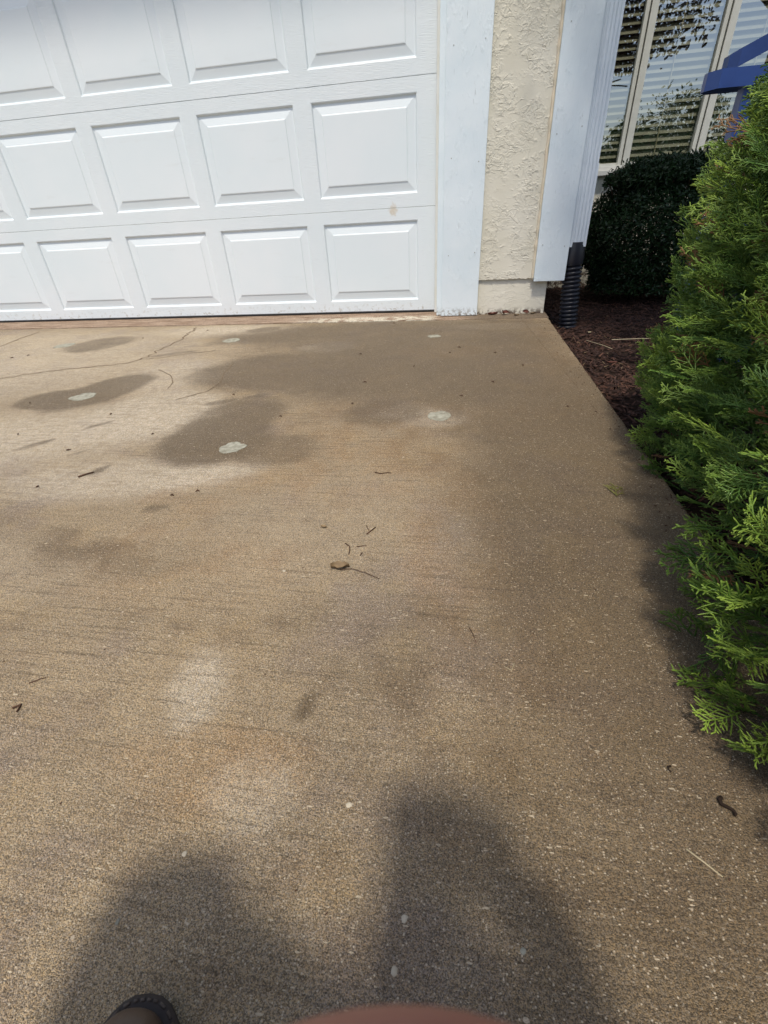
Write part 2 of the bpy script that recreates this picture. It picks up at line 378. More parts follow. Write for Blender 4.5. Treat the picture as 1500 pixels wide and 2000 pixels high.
RUST = [(-0.05, -2.78, 0.11, 0.05, 0, 1.3), (0.20, -2.32, 0.10, 0.22, 0, 1.2), (-0.05, -2.02, 0.3, 0.2, 0, 0.9), (-0.38, -2.22, 0.12, 0.1, 0, 0.6),
        (0.0, -1.72, 0.4, 0.12, 0, 0.9), (0.56, -0.9, 0.08, 0.6, 0, 1.2), (-0.3, -2.45, 0.25, 0.10, 0, 0.7), (0.3, -2.6, 0.12, 0.14, 0, 0.5), (0.1, -0.95, 0.2, 0.12, 0, 0.7)]
PALE = [(0.12, -1.74, 0.10, 0.07, 0, 0.6), (0.03, -1.68, 0.08, 0.06, 30, 0.4), (-1.15, -1.95, 0.50, 0.22, 15, 0.85), (-0.80, -1.72, 0.22, 0.22, 15, 0.85), (-0.98, -1.30, 0.20, 0.25, 10, 0.6), (-1.9, -1.3, 0.8, 0.40, 10, 0.7),
        (-0.62, -2.16, 0.30, 0.10, 10, 0.7), (-0.42, -2.13, 0.15, 0.05, 20, 0.6), (-2.2, -0.7, 1.0, 0.35, 0, 0.65), (-1.2, -0.42, 0.35, 0.14, 0, 1.0), (-0.45, -0.85, 0.14, 0.10, 0, 0.4),
        (-0.12, -2.69, 0.035, 0.06, 20, 0.65), (0.0, -2.80, 0.05, 0.04, 0, 0.4), (0.0, -2.3, 0.3, 0.2, 0, 0.15), (0.35, -0.45, 0.22, 0.08, 0, 0.5), (-0.7, -2.5, 0.3, 0.1, 0, 0.2)]
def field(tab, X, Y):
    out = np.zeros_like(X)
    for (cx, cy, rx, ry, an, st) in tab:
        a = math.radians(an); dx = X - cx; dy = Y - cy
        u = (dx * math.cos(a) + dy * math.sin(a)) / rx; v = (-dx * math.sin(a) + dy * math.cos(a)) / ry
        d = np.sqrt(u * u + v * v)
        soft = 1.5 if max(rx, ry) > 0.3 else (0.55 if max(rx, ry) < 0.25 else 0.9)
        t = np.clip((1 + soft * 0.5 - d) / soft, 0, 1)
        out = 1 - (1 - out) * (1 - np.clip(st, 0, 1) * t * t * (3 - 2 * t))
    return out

def build_driveway():
    x0, x1, y0, y1 = -6.5, 0.64, -11.8, -0.258
    xs = np.concatenate([np.arange(x0, -2.6, 0.1), np.arange(-2.6, x1 + 0.001, 0.018)]); xs[-1] = x1 - 0.008
    ys = np.concatenate([np.arange(y0, -3.3, 0.25), np.arange(-3.3, y1 + 0.001, 0.018)]); ys[-1] = y1
    X, Y = np.meshgrid(xs, ys)
    Z = np.full_like(X, GZ)
    # broad unevenness, tooled line as a shallow groove
    for i in range(X.shape[0]):
        for j in range(0, X.shape[1]):
            pass
    V = np.stack([X.ravel(), Y.ravel(), Z.ravel()], 1)
    nx, ny = len(xs), len(ys)
    idx = np.arange(nx * ny).reshape(ny, nx)
    F = np.stack([idx[:-1, :-1].ravel(), idx[:-1, 1:].ravel(), idx[1:, 1:].ravel(), idx[1:, :-1].ravel()], 1)
    verts = V.tolist(); faces = F.tolist(); mi = [0] * len(faces)
    # rounded right edge and side face down into the mulch
    def strip(pts_a, pts_b, mat=0):
        n = len(verts)
        verts.extend(pts_a); verts.extend(pts_b); k = len(pts_a)
        for i in range(k - 1):
            faces.append([n + i, n + k + i, n + k + i + 1, n + i + 1]); mi.append(mat)
    prof = [(x1 - 0.008, GZ), (x1 - 0.003, GZ - 0.002), (x1, GZ - 0.008), (x1 + 0.001, -0.16)]
    yy = [float(y) for y in ys]
    jit = [0.0025 * mnoise.noise(Vector((0, y * 14, 0))) for y in yy]
    for a, b in zip(prof[:-1], prof[1:]):
        strip([(a[0] + (j if a[0] > x1 - 0.007 else 0), y, a[1]) for y, j in zip(yy, jit)], [(b[0] + j, y, b[1]) for y, j in zip(yy, jit)])
    # cracks and tooled line: hairline strips of packed dirt, 1 mm proud
    def crack(pts, wd, sub=14, rough=0.012, mat=1, seed=0, dz=0.0012):
        P = []
        for (ax, ay), (bx, by) in zip(pts[:-1], pts[1:]):
            for k in range(sub):
                t = k / sub; P.append((ax + (bx - ax) * t, ay + (by - ay) * t))
        P.append(pts[-1]); L = []; R = []
        for i, (x, y) in enumerate(P):
            a = P[max(i - 1, 0)]; b = P[min(i + 1, len(P) - 1)]
            dx, dy = b[0] - a[0], b[1] - a[1]; l = math.hypot(dx, dy) or 1
            nx_, ny_ = -dy / l, dx / l
            q = rough * mnoise.noise(Vector((x * 25, y * 25, seed))); ww = wd * (0.45 + 0.9 * abs(mnoise.noise(Vector((x * 40, y * 40, seed + 7)))))
            L.append((x + nx_ * (q + ww), y + ny_ * (q + ww), GZ + dz)); R.append((x + nx_ * (q - ww), y + ny_ * (q - ww), GZ + dz))
        strip(R, L, mat)
    crack([(-2.404, -0.744), (-2.46, -0.55), (-2.505, -0.346)], 0.006, seed=1)
    crack([(-1.95, -1.42), (-1.786, -1.351), (-1.597, -1.214), (-1.368, -1.135), (-1.302, -1.058), (-1.315, -0.936), (-1.336, -0.662), (-1.417, -0.322)], 0.006, seed=2, rough=0.03)
    crack([(-1.302, -1.058), (-1.209, -1.016), (-1.103, -0.944), (-1.0, -0.90)], 0.0045, seed=3, rough=0.02)
    crack([(-1.105, -1.222), (-0.985, -1.32), (-0.925, -1.408), (-0.902, -1.483)], 0.003, seed=4, rough=0.004)
    crack([(-0.80, -1.13), (-0.77, -1.286), (-0.726, -1.408), (-0.725, -1.511), (-0.80, -1.60)], 0.003, seed=5, rough=0.004)
    crack([(tool_x(-0.3), -0.3), (tool_x(-1), -1.0), (tool_x(-2.2), -2.2), (tool_x(-2.9), -2.9)], 0.0016, sub=60, rough=0.003, seed=6)
    d = mesh_obj('driveway', verts, faces, [M['concrete'], M['crack']], None, False, mi)
    me = d.data; n = len(verts)
    A = np.array(verts)
    for nm, tab in (('damp', DAMP_SHADE), ('rust', RUST), ('pale', PALE)):
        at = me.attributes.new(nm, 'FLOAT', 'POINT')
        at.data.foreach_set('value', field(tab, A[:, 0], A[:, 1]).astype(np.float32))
    d['kind'] = 'structure'
    # garage floor edge under the door, a separate older slab
    mb = MB()
    xs2 = np.linspace(-6.2, 0.64, 400); top = []; lip = []; bot = []
    for x in xs2:
        yb = -0.250 + 0.012 * mnoise.noise(Vector((x * 6, 0, 3))) + 0.006 * mnoise.noise(Vector((x * 31, 2, 3)))
        if x > 0.04: yb = -0.262
        top.append((x, 0.9, GZ + 0.003)); lip.append((x, yb, GZ + 0.003)); bot.append((x, yb - 0.002, GZ - 0.012))
    V = bot + lip + top; k = len(xs2)
    F = []
    for i in range(k - 1):
        F += [(i, i + 1, k + i + 1, k + i), (k + i, k + i + 1, 2 * k + i + 1, 2 * k + i)]
    s = mesh_obj('garage_floor', V, F, M['apron'])
    s['kind'] = 'structure'
def mat_apron():
    g = N('apron_concrete', 0.9, 0.2)
    x = g.n('ShaderNodeSeparateXYZ', {0: g.pos()}).outputs[0]; y = g.n('ShaderNodeSeparateXYZ', {0: g.pos()}).outputs[1]
    c = g.mix(g.rng(g.noise(1.0, 5, 0.65, g.pos((6, 30, 1))), 0.35, 0.65), (0.20, 0.135, 0.09), (0.34, 0.255, 0.185))
    pnt = g.math('MULTIPLY', g.math('MULTIPLY', g.rng(x, -0.95, -0.55), g.rng(x, 0.06, -0.03)), g.rng(g.noise(26, 5, 0.65, g.pos((0.7, 1, 1))), 0.44, 0.52))
    pnt = g.math('MULTIPLY', pnt, g.rng(y, -0.10, -0.16))
    c = g.mix(g.math('MULTIPLY', pnt, 0.9), c, (0.52, 0.47, 0.37))
    rd = g.rng(x, 0.30, 0.10)
    c = g.mix(g.math('SUBTRACT', 1.0, rd), c, (0.15, 0.115, 0.08))
    sp = g.n('ShaderNodeTexVoronoi', {'Vector': g.pos(), 'Scale': 300.0}); s2 = g.n('ShaderNodeSeparateColor', {0: sp.outputs['Color']})
    v = g.rng(s2.outputs[0], 0, 1, 0.6, 1.35)
    c = g.mix(1.0, c, g.n('ShaderNodeCombineColor', {0: v, 1: v, 2: v}).outputs[0], 'MULTIPLY')
    g.color(c); g.bump(g.noise(90, 5, 0.7), 0.7, 0.004)
    return g.mat
M['apron'] = mat_apron()
build_driveway()

# flush mortar plugs
def patch(x, y, r, label, seed):
    vs = [(0, 0, 0)]; n = 44
    for k in range(n):
        a = 2 * math.pi * k / n; rr = r * (1 + 0.30 * mnoise.noise(Vector((math.cos(a) * 1.3, math.sin(a) * 1.3, seed))) + 0.16 * mnoise.noise(Vector((math.cos(a) * 5, math.sin(a) * 5, seed))))
        vs.append((rr * math.cos(a), rr * math.sin(a), 0))
    top = [(a, b, 0.0) for a, b, _ in vs]
    low = [(a * 1.02, b * 1.02, -0.004) for a, b, _ in vs[1:]]
    fs = [(0, k + 1, (k + 1) % n + 1) for k in range(n)] + [(k + 1, n + 1 + k, n + 1 + (k + 1) % n, (k + 1) % n + 1) for k in range(n)]
    o = mesh_obj('mortar_plug', top + low, fs, M['mortar'])
    o.location = (x, y, GZ + 0.0012)
    tag(o, label, 'patch', 'pale mortar plugs set flush in the driveway')
patch(-1.192, -1.574, 0.044, 'pale mortar plug ringed by a sharp brown wet patch left on the driveway', 1)
patch(-0.409, -1.976, 0.034, 'pale mortar plug nearest the camera, left of the driveway centre', 2)
patch(0.134, -1.722, 0.036, 'pale mortar plug with a whitish smear around it, right of the driveway centre', 3)
patch(0.043, -0.664, 0.030, 'small pale mortar plug in front of the trim board beside the garage door', 4)
patch(-1.022, -0.683, 0.046, 'pale mortar plug close to the door in a dark wet band, second column of panels', 5)
patch(-1.981, -0.743, 0.052, 'faint mortar plug close to the door at the far left of the driveway', 6)

# ------------------------------------------------------------------ house
house = empty('house', (0, 0.5, 0))
tag(house, 'cream stucco house with white garage door, white trim boards and a grey framed window', 'house')
PITCH, PW, PH, PM, PX1, SH = 0.6472, 0.5536, 0.4114, 0.0624, -0.0959, 0.5334
gdoor = empty('garage_door', (-2.65, 0, 0)); gdoor.parent = house; gdoor.location = Vector((-2.65, 0, 0)) - house.location
gdoor['label'] = 'white steel sectional garage door with raised panels'
DX0 = PX1 - 7 * PITCH - PW - 0.0959
def door_section(i):
    z0, z1 = i * SH + (0.0015 if i else 0.004), (i + 1) * SH - 0.0015
    x0, x1 = DX0, 0.0
    mb = MB(); grain = []
    # grid of x breaks
    xb = [x0]; cells = []
    for c in range(7, -1, -1):
        r = PX1 - c * PITCH; l = r - PW
        xb += [l, r]; cells.append((l, r))
    xb.append(x1)
    zb = [z0, i * SH + PM, i * SH + PM + PH, z1]
    v = []; f = []; gr = []
    def quad(p, gv):
        n = len(v); v.extend(p); f.append((n, n + 1, n + 2, n + 3)); gr.extend([gv] * 4)
    for a in range(len(xb) - 1):
        for b in range(3):
            if a % 2 == 1 and b == 1: continue
            e = 0.0
            quad([(xb[a], 0, zb[b]), (xb[a + 1], 0, zb[b]), (xb[a + 1], 0, zb[b + 1]), (xb[a], 0, zb[b + 1])], 1.0)
    prof = [(0, 0.0), (0.0035, 0.0015), (0.0075, 0.0095), (0.0115, 0.0105), (0.052, 0.0035), (0.0555, 0.0005), (0.059, 0.0)]
    for (l, r) in cells:
        rings = [[(l + d, y, zb[1] + d), (r - d, y, zb[1] + d), (r - d, y, zb[2] - d), (l + d, y, zb[2] - d)] for d, y in prof]
        for ra, rb in zip(rings[:-1], rings[1:]):
            for k in range(4):
                quad([ra[k], ra[(k + 1) % 4], rb[(k + 1) % 4], rb[k]], 0.0)
        quad(rings[-1], 0.12)
    # top and bottom lips, ends and back
    for z, s in ((z0, 1), (z1, -1)):
        quad([(x0, 0, z), (x1, 0, z), (x1, 0.002, z - s * 0.0008), (x0, 0.002, z - s * 0.0008)], 0)
        quad([(x0, 0.002, z - s * 0.0008), (x1, 0.002, z - s * 0.0008), (x1, 0.04, z), (x0, 0.04, z)], 0)
    quad([(x1, 0, z0), (x1, 0.04, z0), (x1, 0.04, z1), (x1, 0, z1)], 0)
    quad([(x0, 0, z0), (x0, 0.04, z0), (x0, 0.04, z1), (x0, 0, z1)], 0)
    quad([(x0, 0.04, z0), (x1, 0.04, z0), (x1, 0.04, z1), (x0, 0.04, z1)], 0)
    o = mesh_obj('section', v, f, M['door'])
    at = o.data.attributes.new('grain', 'FLOAT', 'POINT'); at.data.foreach_set('value', np.array(gr, dtype=np.float32))
    o.parent = gdoor; o.location = (2.65, 0, 0)
    return o
for i in range(4): door_section(i)
mb = MB()
n = 160; xs = np.linspace(DX0, 0.0, n); ring = []
for x in xs:
    j = 0.0015 * mnoise.noise(Vector((x * 9, 0, 0)))
    ring.append([(x, -0.001, 0.0045), (x, -0.004 + j, 0.0015), (x, -0.003 + j, GZ + 0.007), (x, 0.006, GZ + 0.0035), (x, 0.035, GZ + 0.0035), (x, 0.035, 0.0035)])
V = [p for r in ring for p in r]; F = []
for i in range(n - 1):
    for k in range(6): F.append((i * 6 + k, (i + 1) * 6 + k, (i + 1) * 6 + (k + 1) % 6, i * 6 + (k + 1) % 6))
seal = mesh_obj('bottom_seal', V, F, M['rubber']); seal.parent = gdoor; seal.location = (2.65, 0, 0)

WALLY, TRIMY, FNDY = -0.137, -0.165, -0.125
def hpart(mb, name, mat, smooth=False, parent=None):
    p = parent or house
    o = mb.build(name, mat, None, smooth); o.parent = p
    pl = p.location if p is house else p.location + house.location
    o.location = -Vector(pl)
    return o
# stucco return wall to the right of the door, the garage's side wall, and the wall above the door
mb = MB()
def grid_wall(mb, x0, x1, z0, z1, y, n=60, mm=20, jag=0.0):
    V = []; F = []
    for i in range(n + 1):
        x = x0 + (x1 - x0) * i / n
        for k in range(mm + 1):
            z = z0 + (z1 - z0) * k / mm
            if k == 0 and jag: z += jag * (mnoise.noise(Vector((x * 60, 0, 5))) + 0.6 * mnoise.noise(Vector((x * 170, 0, 9))))
            V.append((x, y, z))
    for i in range(n):
        for k in range(mm):
            a = i * (mm + 1) + k; F.append((a, a + mm + 1, a + mm + 2, a + 1))
    return V, F
V, F = grid_wall(mb, 0.20, 0.692, 0.172, 2.6, WALLY, 120, 40, 0.006); mb.add(V, F)
n0 = len(mb.v)
V = []; F = []
for i in range(121):
    x = 0.20 + 0.492 * i / 120; z = 0.172 + 0.006 * (mnoise.noise(Vector((x * 60, 0, 5))) + 0.6 * mnoise.noise(Vector((x * 170, 0, 9))))
    V += [(x, WALLY, z), (x, WALLY + 0.03, z + 0.004)]
for i in range(120): F.append((2 * i, 2 * i + 1, 2 * i + 3, 2 * i + 2))
mb.add(V, F)
mb.box(0.20, 0.690, WALLY + 0.006, 0.02, 0.180, 2.6)
mb.box(0.60, 0.688, 0.02, 3.0, 0.18, 2.6)
mb.box(DX0 - 1.2, 0.20, WALLY, 0.02, 2.30, 2.6)
mb.box(DX0 - 1.2, DX0 - 0.16, WALLY, 0.02, 0.18, 2.30)
hpart(mb, 'stucco_wall', M['stucco'])
mb = MB(); mb.box(0.20, 0.628, FNDY, 0.02, -0.2, 0.1795, b=0.003); mb.box(0.54, 0.628, 0.0205, 3.0, -0.2, 0.1795)
mb.box(0.26, 0.288, FNDY - 0.0025, FNDY, -0.01, 0.176)
hpart(mb, 'foundation', M['found'])
mb = MB(); mb.box(DX0 - 1.2, DX0 - 0.16, FNDY, 0.02, -0.2, 0.1795)
hpart(mb, 'foundation', M['found'])
def board(x0, x1, y0, y1, z0, z1, seed, ragged=False):
    # painted board, very slightly wavy faces
    bm = bmesh.new(); bmesh.ops.create_cube(bm, size=1)
    for v in bm.verts: v.co = Vector(((x0 + x1) / 2 + v.co.x * (x1 - x0), (y0 + y1) / 2 + v.co.y * (y1 - y0), (z0 + z1) / 2 + v.co.z * (z1 - z0)))
    bmesh.ops.bevel(bm, geom=list(bm.edges), offset=0.0022, segments=2, affect='EDGES', profile=0.6)
    long = [e for e in bm.edges if abs(e.verts[0].co.z - e.verts[1].co.z) > (z1 - z0) * 0.8]
    bmesh.ops.subdivide_edges(bm, edges=long, cuts=90)
    for v in bm.verts:
        k = v.co.z * 3.1
        v.co.x += 0.0016 * mnoise.noise(Vector((seed, 0, k))) + 0.0006 * mnoise.noise(Vector((seed + v.co.x * 3, 5, v.co.z * 40)))
        v.co.y += 0.0008 * mnoise.noise(Vector((seed, 3, k * 2)))
    b = MB(); b.bm(bm); return b
hpart(board(0.052, 0.256, TRIMY, WALLY + 0.004, GZ + 0.006, 2.44, 1), 'trim_board', M['trim'])
hpart(board(0.550, 0.710, TRIMY, WALLY - 0.001, 0.158, 2.44, 5), 'trim_board', M['trim'])
hpart(board(DX0 - 0.22, DX0 - 0.052, TRIMY, WALLY + 0.004, GZ + 0.006, 2.14, 9), 'trim_board', M['trim'])
mb = board(DX0 - 0.052, 0.052, TRIMY, WALLY - 0.001, 2.14, 2.30, 11); hpart(mb, 'trim_board', M['trim'])
for (x, z) in ((0.085, 0.30), (0.225, 0.31), (0.088, 0.72), (0.222, 0.70), (0.086, 1.12), (0.225, 1.13), (0.575, 0.33), (0.685, 0.32), (0.577, 0.78), (0.686, 0.80), (0.58, 1.15)):
    mb = MB(); mb.tube([(x, TRIMY + 0.002, z), (x, TRIMY - 0.0012, z)], [0.003, 0.0026], 8)
    hpart(mb, 'nail_head', M['nail'])
# caulk bead along the corner board
mb = MB(); pts = []; rr = []
for k in range(160):
    z = 0.165 + k * 2.2 / 160
    pts.append((0.545 + 0.0025 * mnoise.noise(Vector((0, 0, z * 20))), WALLY - 0.003, z)); rr.append(0.0075 + 0.003 * mnoise.noise(Vector((4, 0, z * 26))))
mb.tube(pts, rr, 8); hpart(mb, 'caulk_bead', M['caulk'], True)
# jamb and door stop
mb = MB(); mb.box(0.022, 0.0525, WALLY + 0.004, 0.12, GZ + 0.004, 2.14, b=0.002)
hpart(mb, 'door_jamb', M['trim'])
mb = MB(); mb.box(DX0 - 0.052, DX0 - 0.022, WALLY + 0.004, 0.12, GZ + 0.004, 2.14, b=0.002)
hpart(mb, 'door_jamb', M['trim'])
mb = MB(); mb.box(0.002, 0.022, -0.030, -0.004, GZ + 0.004, 2.14, b=0.003); mb.box(0.0195, 0.0225, -0.06, -0.03, GZ + 0.006, 2.14)
hpart(mb, 'door_stop', M['vinyl'])
# downspout on the side wall
spout = MB()
def spout_profile(z0, z1, x0, x1, y0, y1, ribs=5):
    P = []
    nx = 28
    for k in range(nx + 1):
        t = k / nx; x = x0 + (x1 - x0) * t
        P.append((x, y0 + 0.0035 * (0.5 - 0.5 * math.cos(2 * math.pi * ribs * t))))
    ny = 20
    for k in range(1, ny + 1):
        t = k / ny; P.append((x1 - 0.003 * (0.5 - 0.5 * math.cos(2 * math.pi * 4 * t)), y0 + (y1 - y0) * t))
    P.append((x0, y1))
    V = []; F = []; n = len(P)
    for z in (z0, z1): V += [(x, y, z) for x, y in P]
    F = [(k, (k + 1) % n, n + (k + 1) % n, n + k) for k in range(n)]
    # inner wall for thickness
    V += [(x0 + (x - x0) * 0.96 + 0.0015, y0 + (y - y0) * 0.95 + 0.0015, z0) for x, y in P]
    V += [(x0 + (x - x0) * 0.96 + 0.0015, y0 + (y - y0) * 0.95 + 0.0015, z0 + 0.05) for x, y in P]
    F += [(k, 2 * n + k, 2 * n + (k + 1) % n, (k + 1) % n) for k in range(n)]
    F += [(2 * n + k, 3 * n + k, 3 * n + (k + 1) % n, 2 * n + (k + 1) % n) for k in range(n)]
    return V, F
V, F = spout_profile(0.660, 2.45, 0.7105, 0.789, -0.152, -0.085); spout.add(V, F)
V, F = spout_profile(0.313, 0.6595, 0.7085, 0.7925, -0.155, -0.082); spout.add(V, F)
hpart(spout, 'downspout', M['spout'])
# eave, fascia and roof over the garage and the window wall
mb = MB(); mb.box(DX0 - 1.5, 0.95, -0.50, 0.05, 2.60, 2.64); mb.box(DX0 - 1.5, 0.95, -0.53, -0.50, 2.52, 2.68)
hpart(mb, 'eave', M['trim'])
mb = MB()
mb.add([(DX0 - 1.5, -0.54, 2.69), (0.95, -0.54, 2.69), (0.95, 3.6, 4.4), (DX0 - 1.5, 3.6, 4.4), (DX0 - 1.5, -0.54, 2.66), (0.95, -0.54, 2.66), (0.95, 3.6, 4.37), (DX0 - 1.5, 3.6, 4.37)],
       [(0, 1, 2, 3), (4, 7, 6, 5), (0, 4, 5, 1), (1, 5, 6, 2), (2, 6, 7, 3), (3, 7, 4, 0)])
mb.box(0.96, 5.0, 1.42, 3.6, 2.72, 2.80)
hpart(mb, 'roof', M['roof'])

# window wall, set back across the planting bed
WY = 1.60
SILL = 0.735
mb = MB()
mb.box(0.70, 5.0, WY + 0.012, WY + 0.16, 0.12, SILL - 0.055)
mb.box(0.70, 5.0, WY + 0.012, WY + 0.16, 2.05, 2.72)
mb.box(0.70, 0.86, WY + 0.012, WY + 0.16, SILL - 0.055, 2.05)
mb.box(3.36, 5.0, WY + 0.012, WY + 0.16, SILL - 0.055, 2.05)
hpart(mb, 'stucco_wall', M['stucco'])
mb = MB(); mb.box(0.70, 5.0, WY + 0.03, WY + 0.16, -0.2, 0.12); hpart(mb, 'foundation', M['found'])
win = empty('window', (0, 0, 0)); win.parent = house; win.location = Vector((2.1, WY, SILL)) - house.location
M1 = (1.325, 1.322)  # mullion centres
centers = [1.322, 1.828, 2.334, 2.840]
mb = MB()
mb.box(0.86, 3.36, WY - 0.045, WY + 0.05, SILL - 0.055, SILL - 0.022, b=0.004)
mb.box(0.86, 3.36, WY - 0.012, WY + 0.05, SILL - 0.022, SILL + 0.004, b=0.003)
hpart(mb, 'sill', M['sill'], parent=win)
mb = MB()
mb.box(0.862, 3.358, WY - 0.004, WY + 0.06, 1.985, 2.045, b=0.003)
mb.box(0.862, 0.915, WY - 0.004, WY + 0.06, SILL + 0.004, 1.985, b=0.003)
mb.box(3.305, 3.358, WY - 0.004, WY + 0.06, SILL + 0.004, 1.985, b=0.003)
for c in centers:      # each mullion is two sash stiles with a dark gap
    mb.box(c - 0.036, c - 0.010, WY + 0.002, WY + 0.05, SILL + 0.004, 1.985, b=0.003)
    mb.box(c - 0.004, c + 0.042, WY - 0.010, WY + 0.05, SILL + 0.004, 1.985, b=0.003)
ed = [0.915] + [x for c in centers for x in (c - 0.036, c + 0.042)] + [3.305]
for a, b in zip(ed[::2], ed[1::2]): mb.box(a, b, WY + 0.012, WY + 0.045, SILL + 0.004, SILL + 0.022, b=0.002)
hpart(mb, 'frame', M['frame'], parent=win)
mb = MB()
for c in centers: mb.box(c - 0.010, c - 0.004, WY + 0.02, WY + 0.05, SILL + 0.004, 1.985)
hpart(mb, 'weather_strip', M['rubber'], parent=win)
for a, b in zip(ed[::2], ed[1::2]):
    mb = MB(); y = WY + 0.028
    mb.add([(a, y, SILL + 0.02), (b, y, SILL + 0.02), (b, y, 1.985), (a, y, 1.985)], [(0, 1, 2, 3)])
    hpart(mb, 'pane', M['glass'], parent=win)
# the dim room behind the glass
mb = MB()
mb.add([(0.72, WY + 0.17, -0.1), (5, WY + 0.17, -0.1), (5, WY + 2.6, -0.1), (0.72, WY + 2.6, -0.1), (0.72, WY + 0.17, 2.5), (5, WY + 0.17, 2.5), (5, WY + 2.6, 2.5), (0.72, WY + 2.6, 2.5)],
       [(0, 1, 2, 3), (4, 7, 6, 5), (3, 2, 6, 7), (0, 3, 7, 4), (1, 5, 6, 2)])
hpart(mb, 'room', M['room'])
# blinds, one per pane
labels = ['horizontal slat blind behind the narrow pane next to the downspout', 'tan horizontal slat blind with a pull cord behind the middle pane',
          'horizontal slat blind behind the pane partly hidden by the blue chair']
panes = list(zip(ed[::2], ed[1::2]))
for pi, (a, b) in enumerate(panes[:3]):
    bl = empty('window_blind', ((a + b) / 2, WY + 0.09, 2.0)); tag(bl, labels[pi], 'blind', 'slat blinds hanging inside the window')
    mb = MB(); z = 1.93
    while z > SILL + 0.03:
        for x0, x1 in ((a - 0.01, b + 0.01),):
            ang = rad(56 if pi != 0 else 48); hw = 0.025; yc = WY + 0.095
            dy, dz = math.cos(ang) * hw, math.sin(ang) * hw
            sag = 0.0012 * math.sin(z * 90)
            th = 0.0012
            mb.add([(x0, yc - dy, z - dz), (x1, yc - dy, z - dz + sag), (x1, yc, z + 0.003 + sag), (x0, yc, z + 0.003), (x1, yc + dy, z + dz + sag), (x0, yc + dy, z + dz),
                    (x0, yc - dy, z - dz - th), (x1, yc - dy, z - dz + sag - th), (x1, yc + dy, z + dz + sag - th), (x0, yc + dy, z + dz - th)],
                   [(0, 1, 2, 3), (3, 2, 4, 5), (6, 7, 1, 0), (6, 9, 8, 7)])
        z -= 0.043
    o = mb.build('slats', M['blind']); o.parent = bl; o.location = -bl.location
    mb = MB(); mb.box(a - 0.01, b + 0.01, WY + 0.075, WY + 0.115, 1.94, 1.985)
    o = mb.build('head_rail', M['blind']); o.parent = bl; o.location = -bl.location
    mb = MB()
    for t in ((0.45,) if pi == 1 else (0.5,)):
        x = a + (b - a) * t
        mb.tube([(x, WY + 0.064, 1.94), (x - 0.004, WY + 0.062, SILL + 0.03)], [0.003, 0.003], 6)
    o = mb.build('pull_cord', M['straw']); o.parent = bl; o.location = -bl.location

# black corrugated drain pipe below the downspout
def drain_pipe():
    mb = MB(); pts = []; rr = []
    n = 17; z0, z1 = MZ - 0.02, 0.245
    steps = n * 10
    for k in range(steps + 1):
        t = k / steps; z = z0 + (z1 - z0) * t
        ph = (t * n) % 1.0
        r = 0.0440 + 0.0055 * (1 if 0.12 < ph < 0.62 else (-1 if 0.74 < ph < 1.0 else 0))
        x = 0.772 - 0.022 * t ** 1.3; y = -0.112 - 0.016 * (1 - t) ** 2
        pts.append((x, y, z)); rr.append(r)
    mb.tube(pts, rr, 30, cap=False)
    root = empty('drain_pipe', (0.75, -0.11, MZ)); tag(root, 'black corrugated drain pipe under the white downspout, standing in the mulch', 'drain pipe')
    o = mb.build('corrugated_hose', M['pipe'], None, True); o.parent = root; o.location = -root.location
    mb = MB()
    mb.tube([(0.750, -0.114, 0.24), (0.750, -0.116, 0.262), (0.751, -0.117, 0.30), (0.751, -0.117, 0.335)], [0.050, 0.0515, 0.0475, 0.0455], 30, cap=False)
    mb.tube([(0.751, -0.117, 0.334), (0.751, -0.117, 0.33), (0.751, -0.117, 0.27)], [0.0455, 0.042, 0.042], 30, cap=False)
    o = mb.build('adapter_collar', M['pipe'], None, True); o.parent = root; o.location = -root.location
drain_pipe()

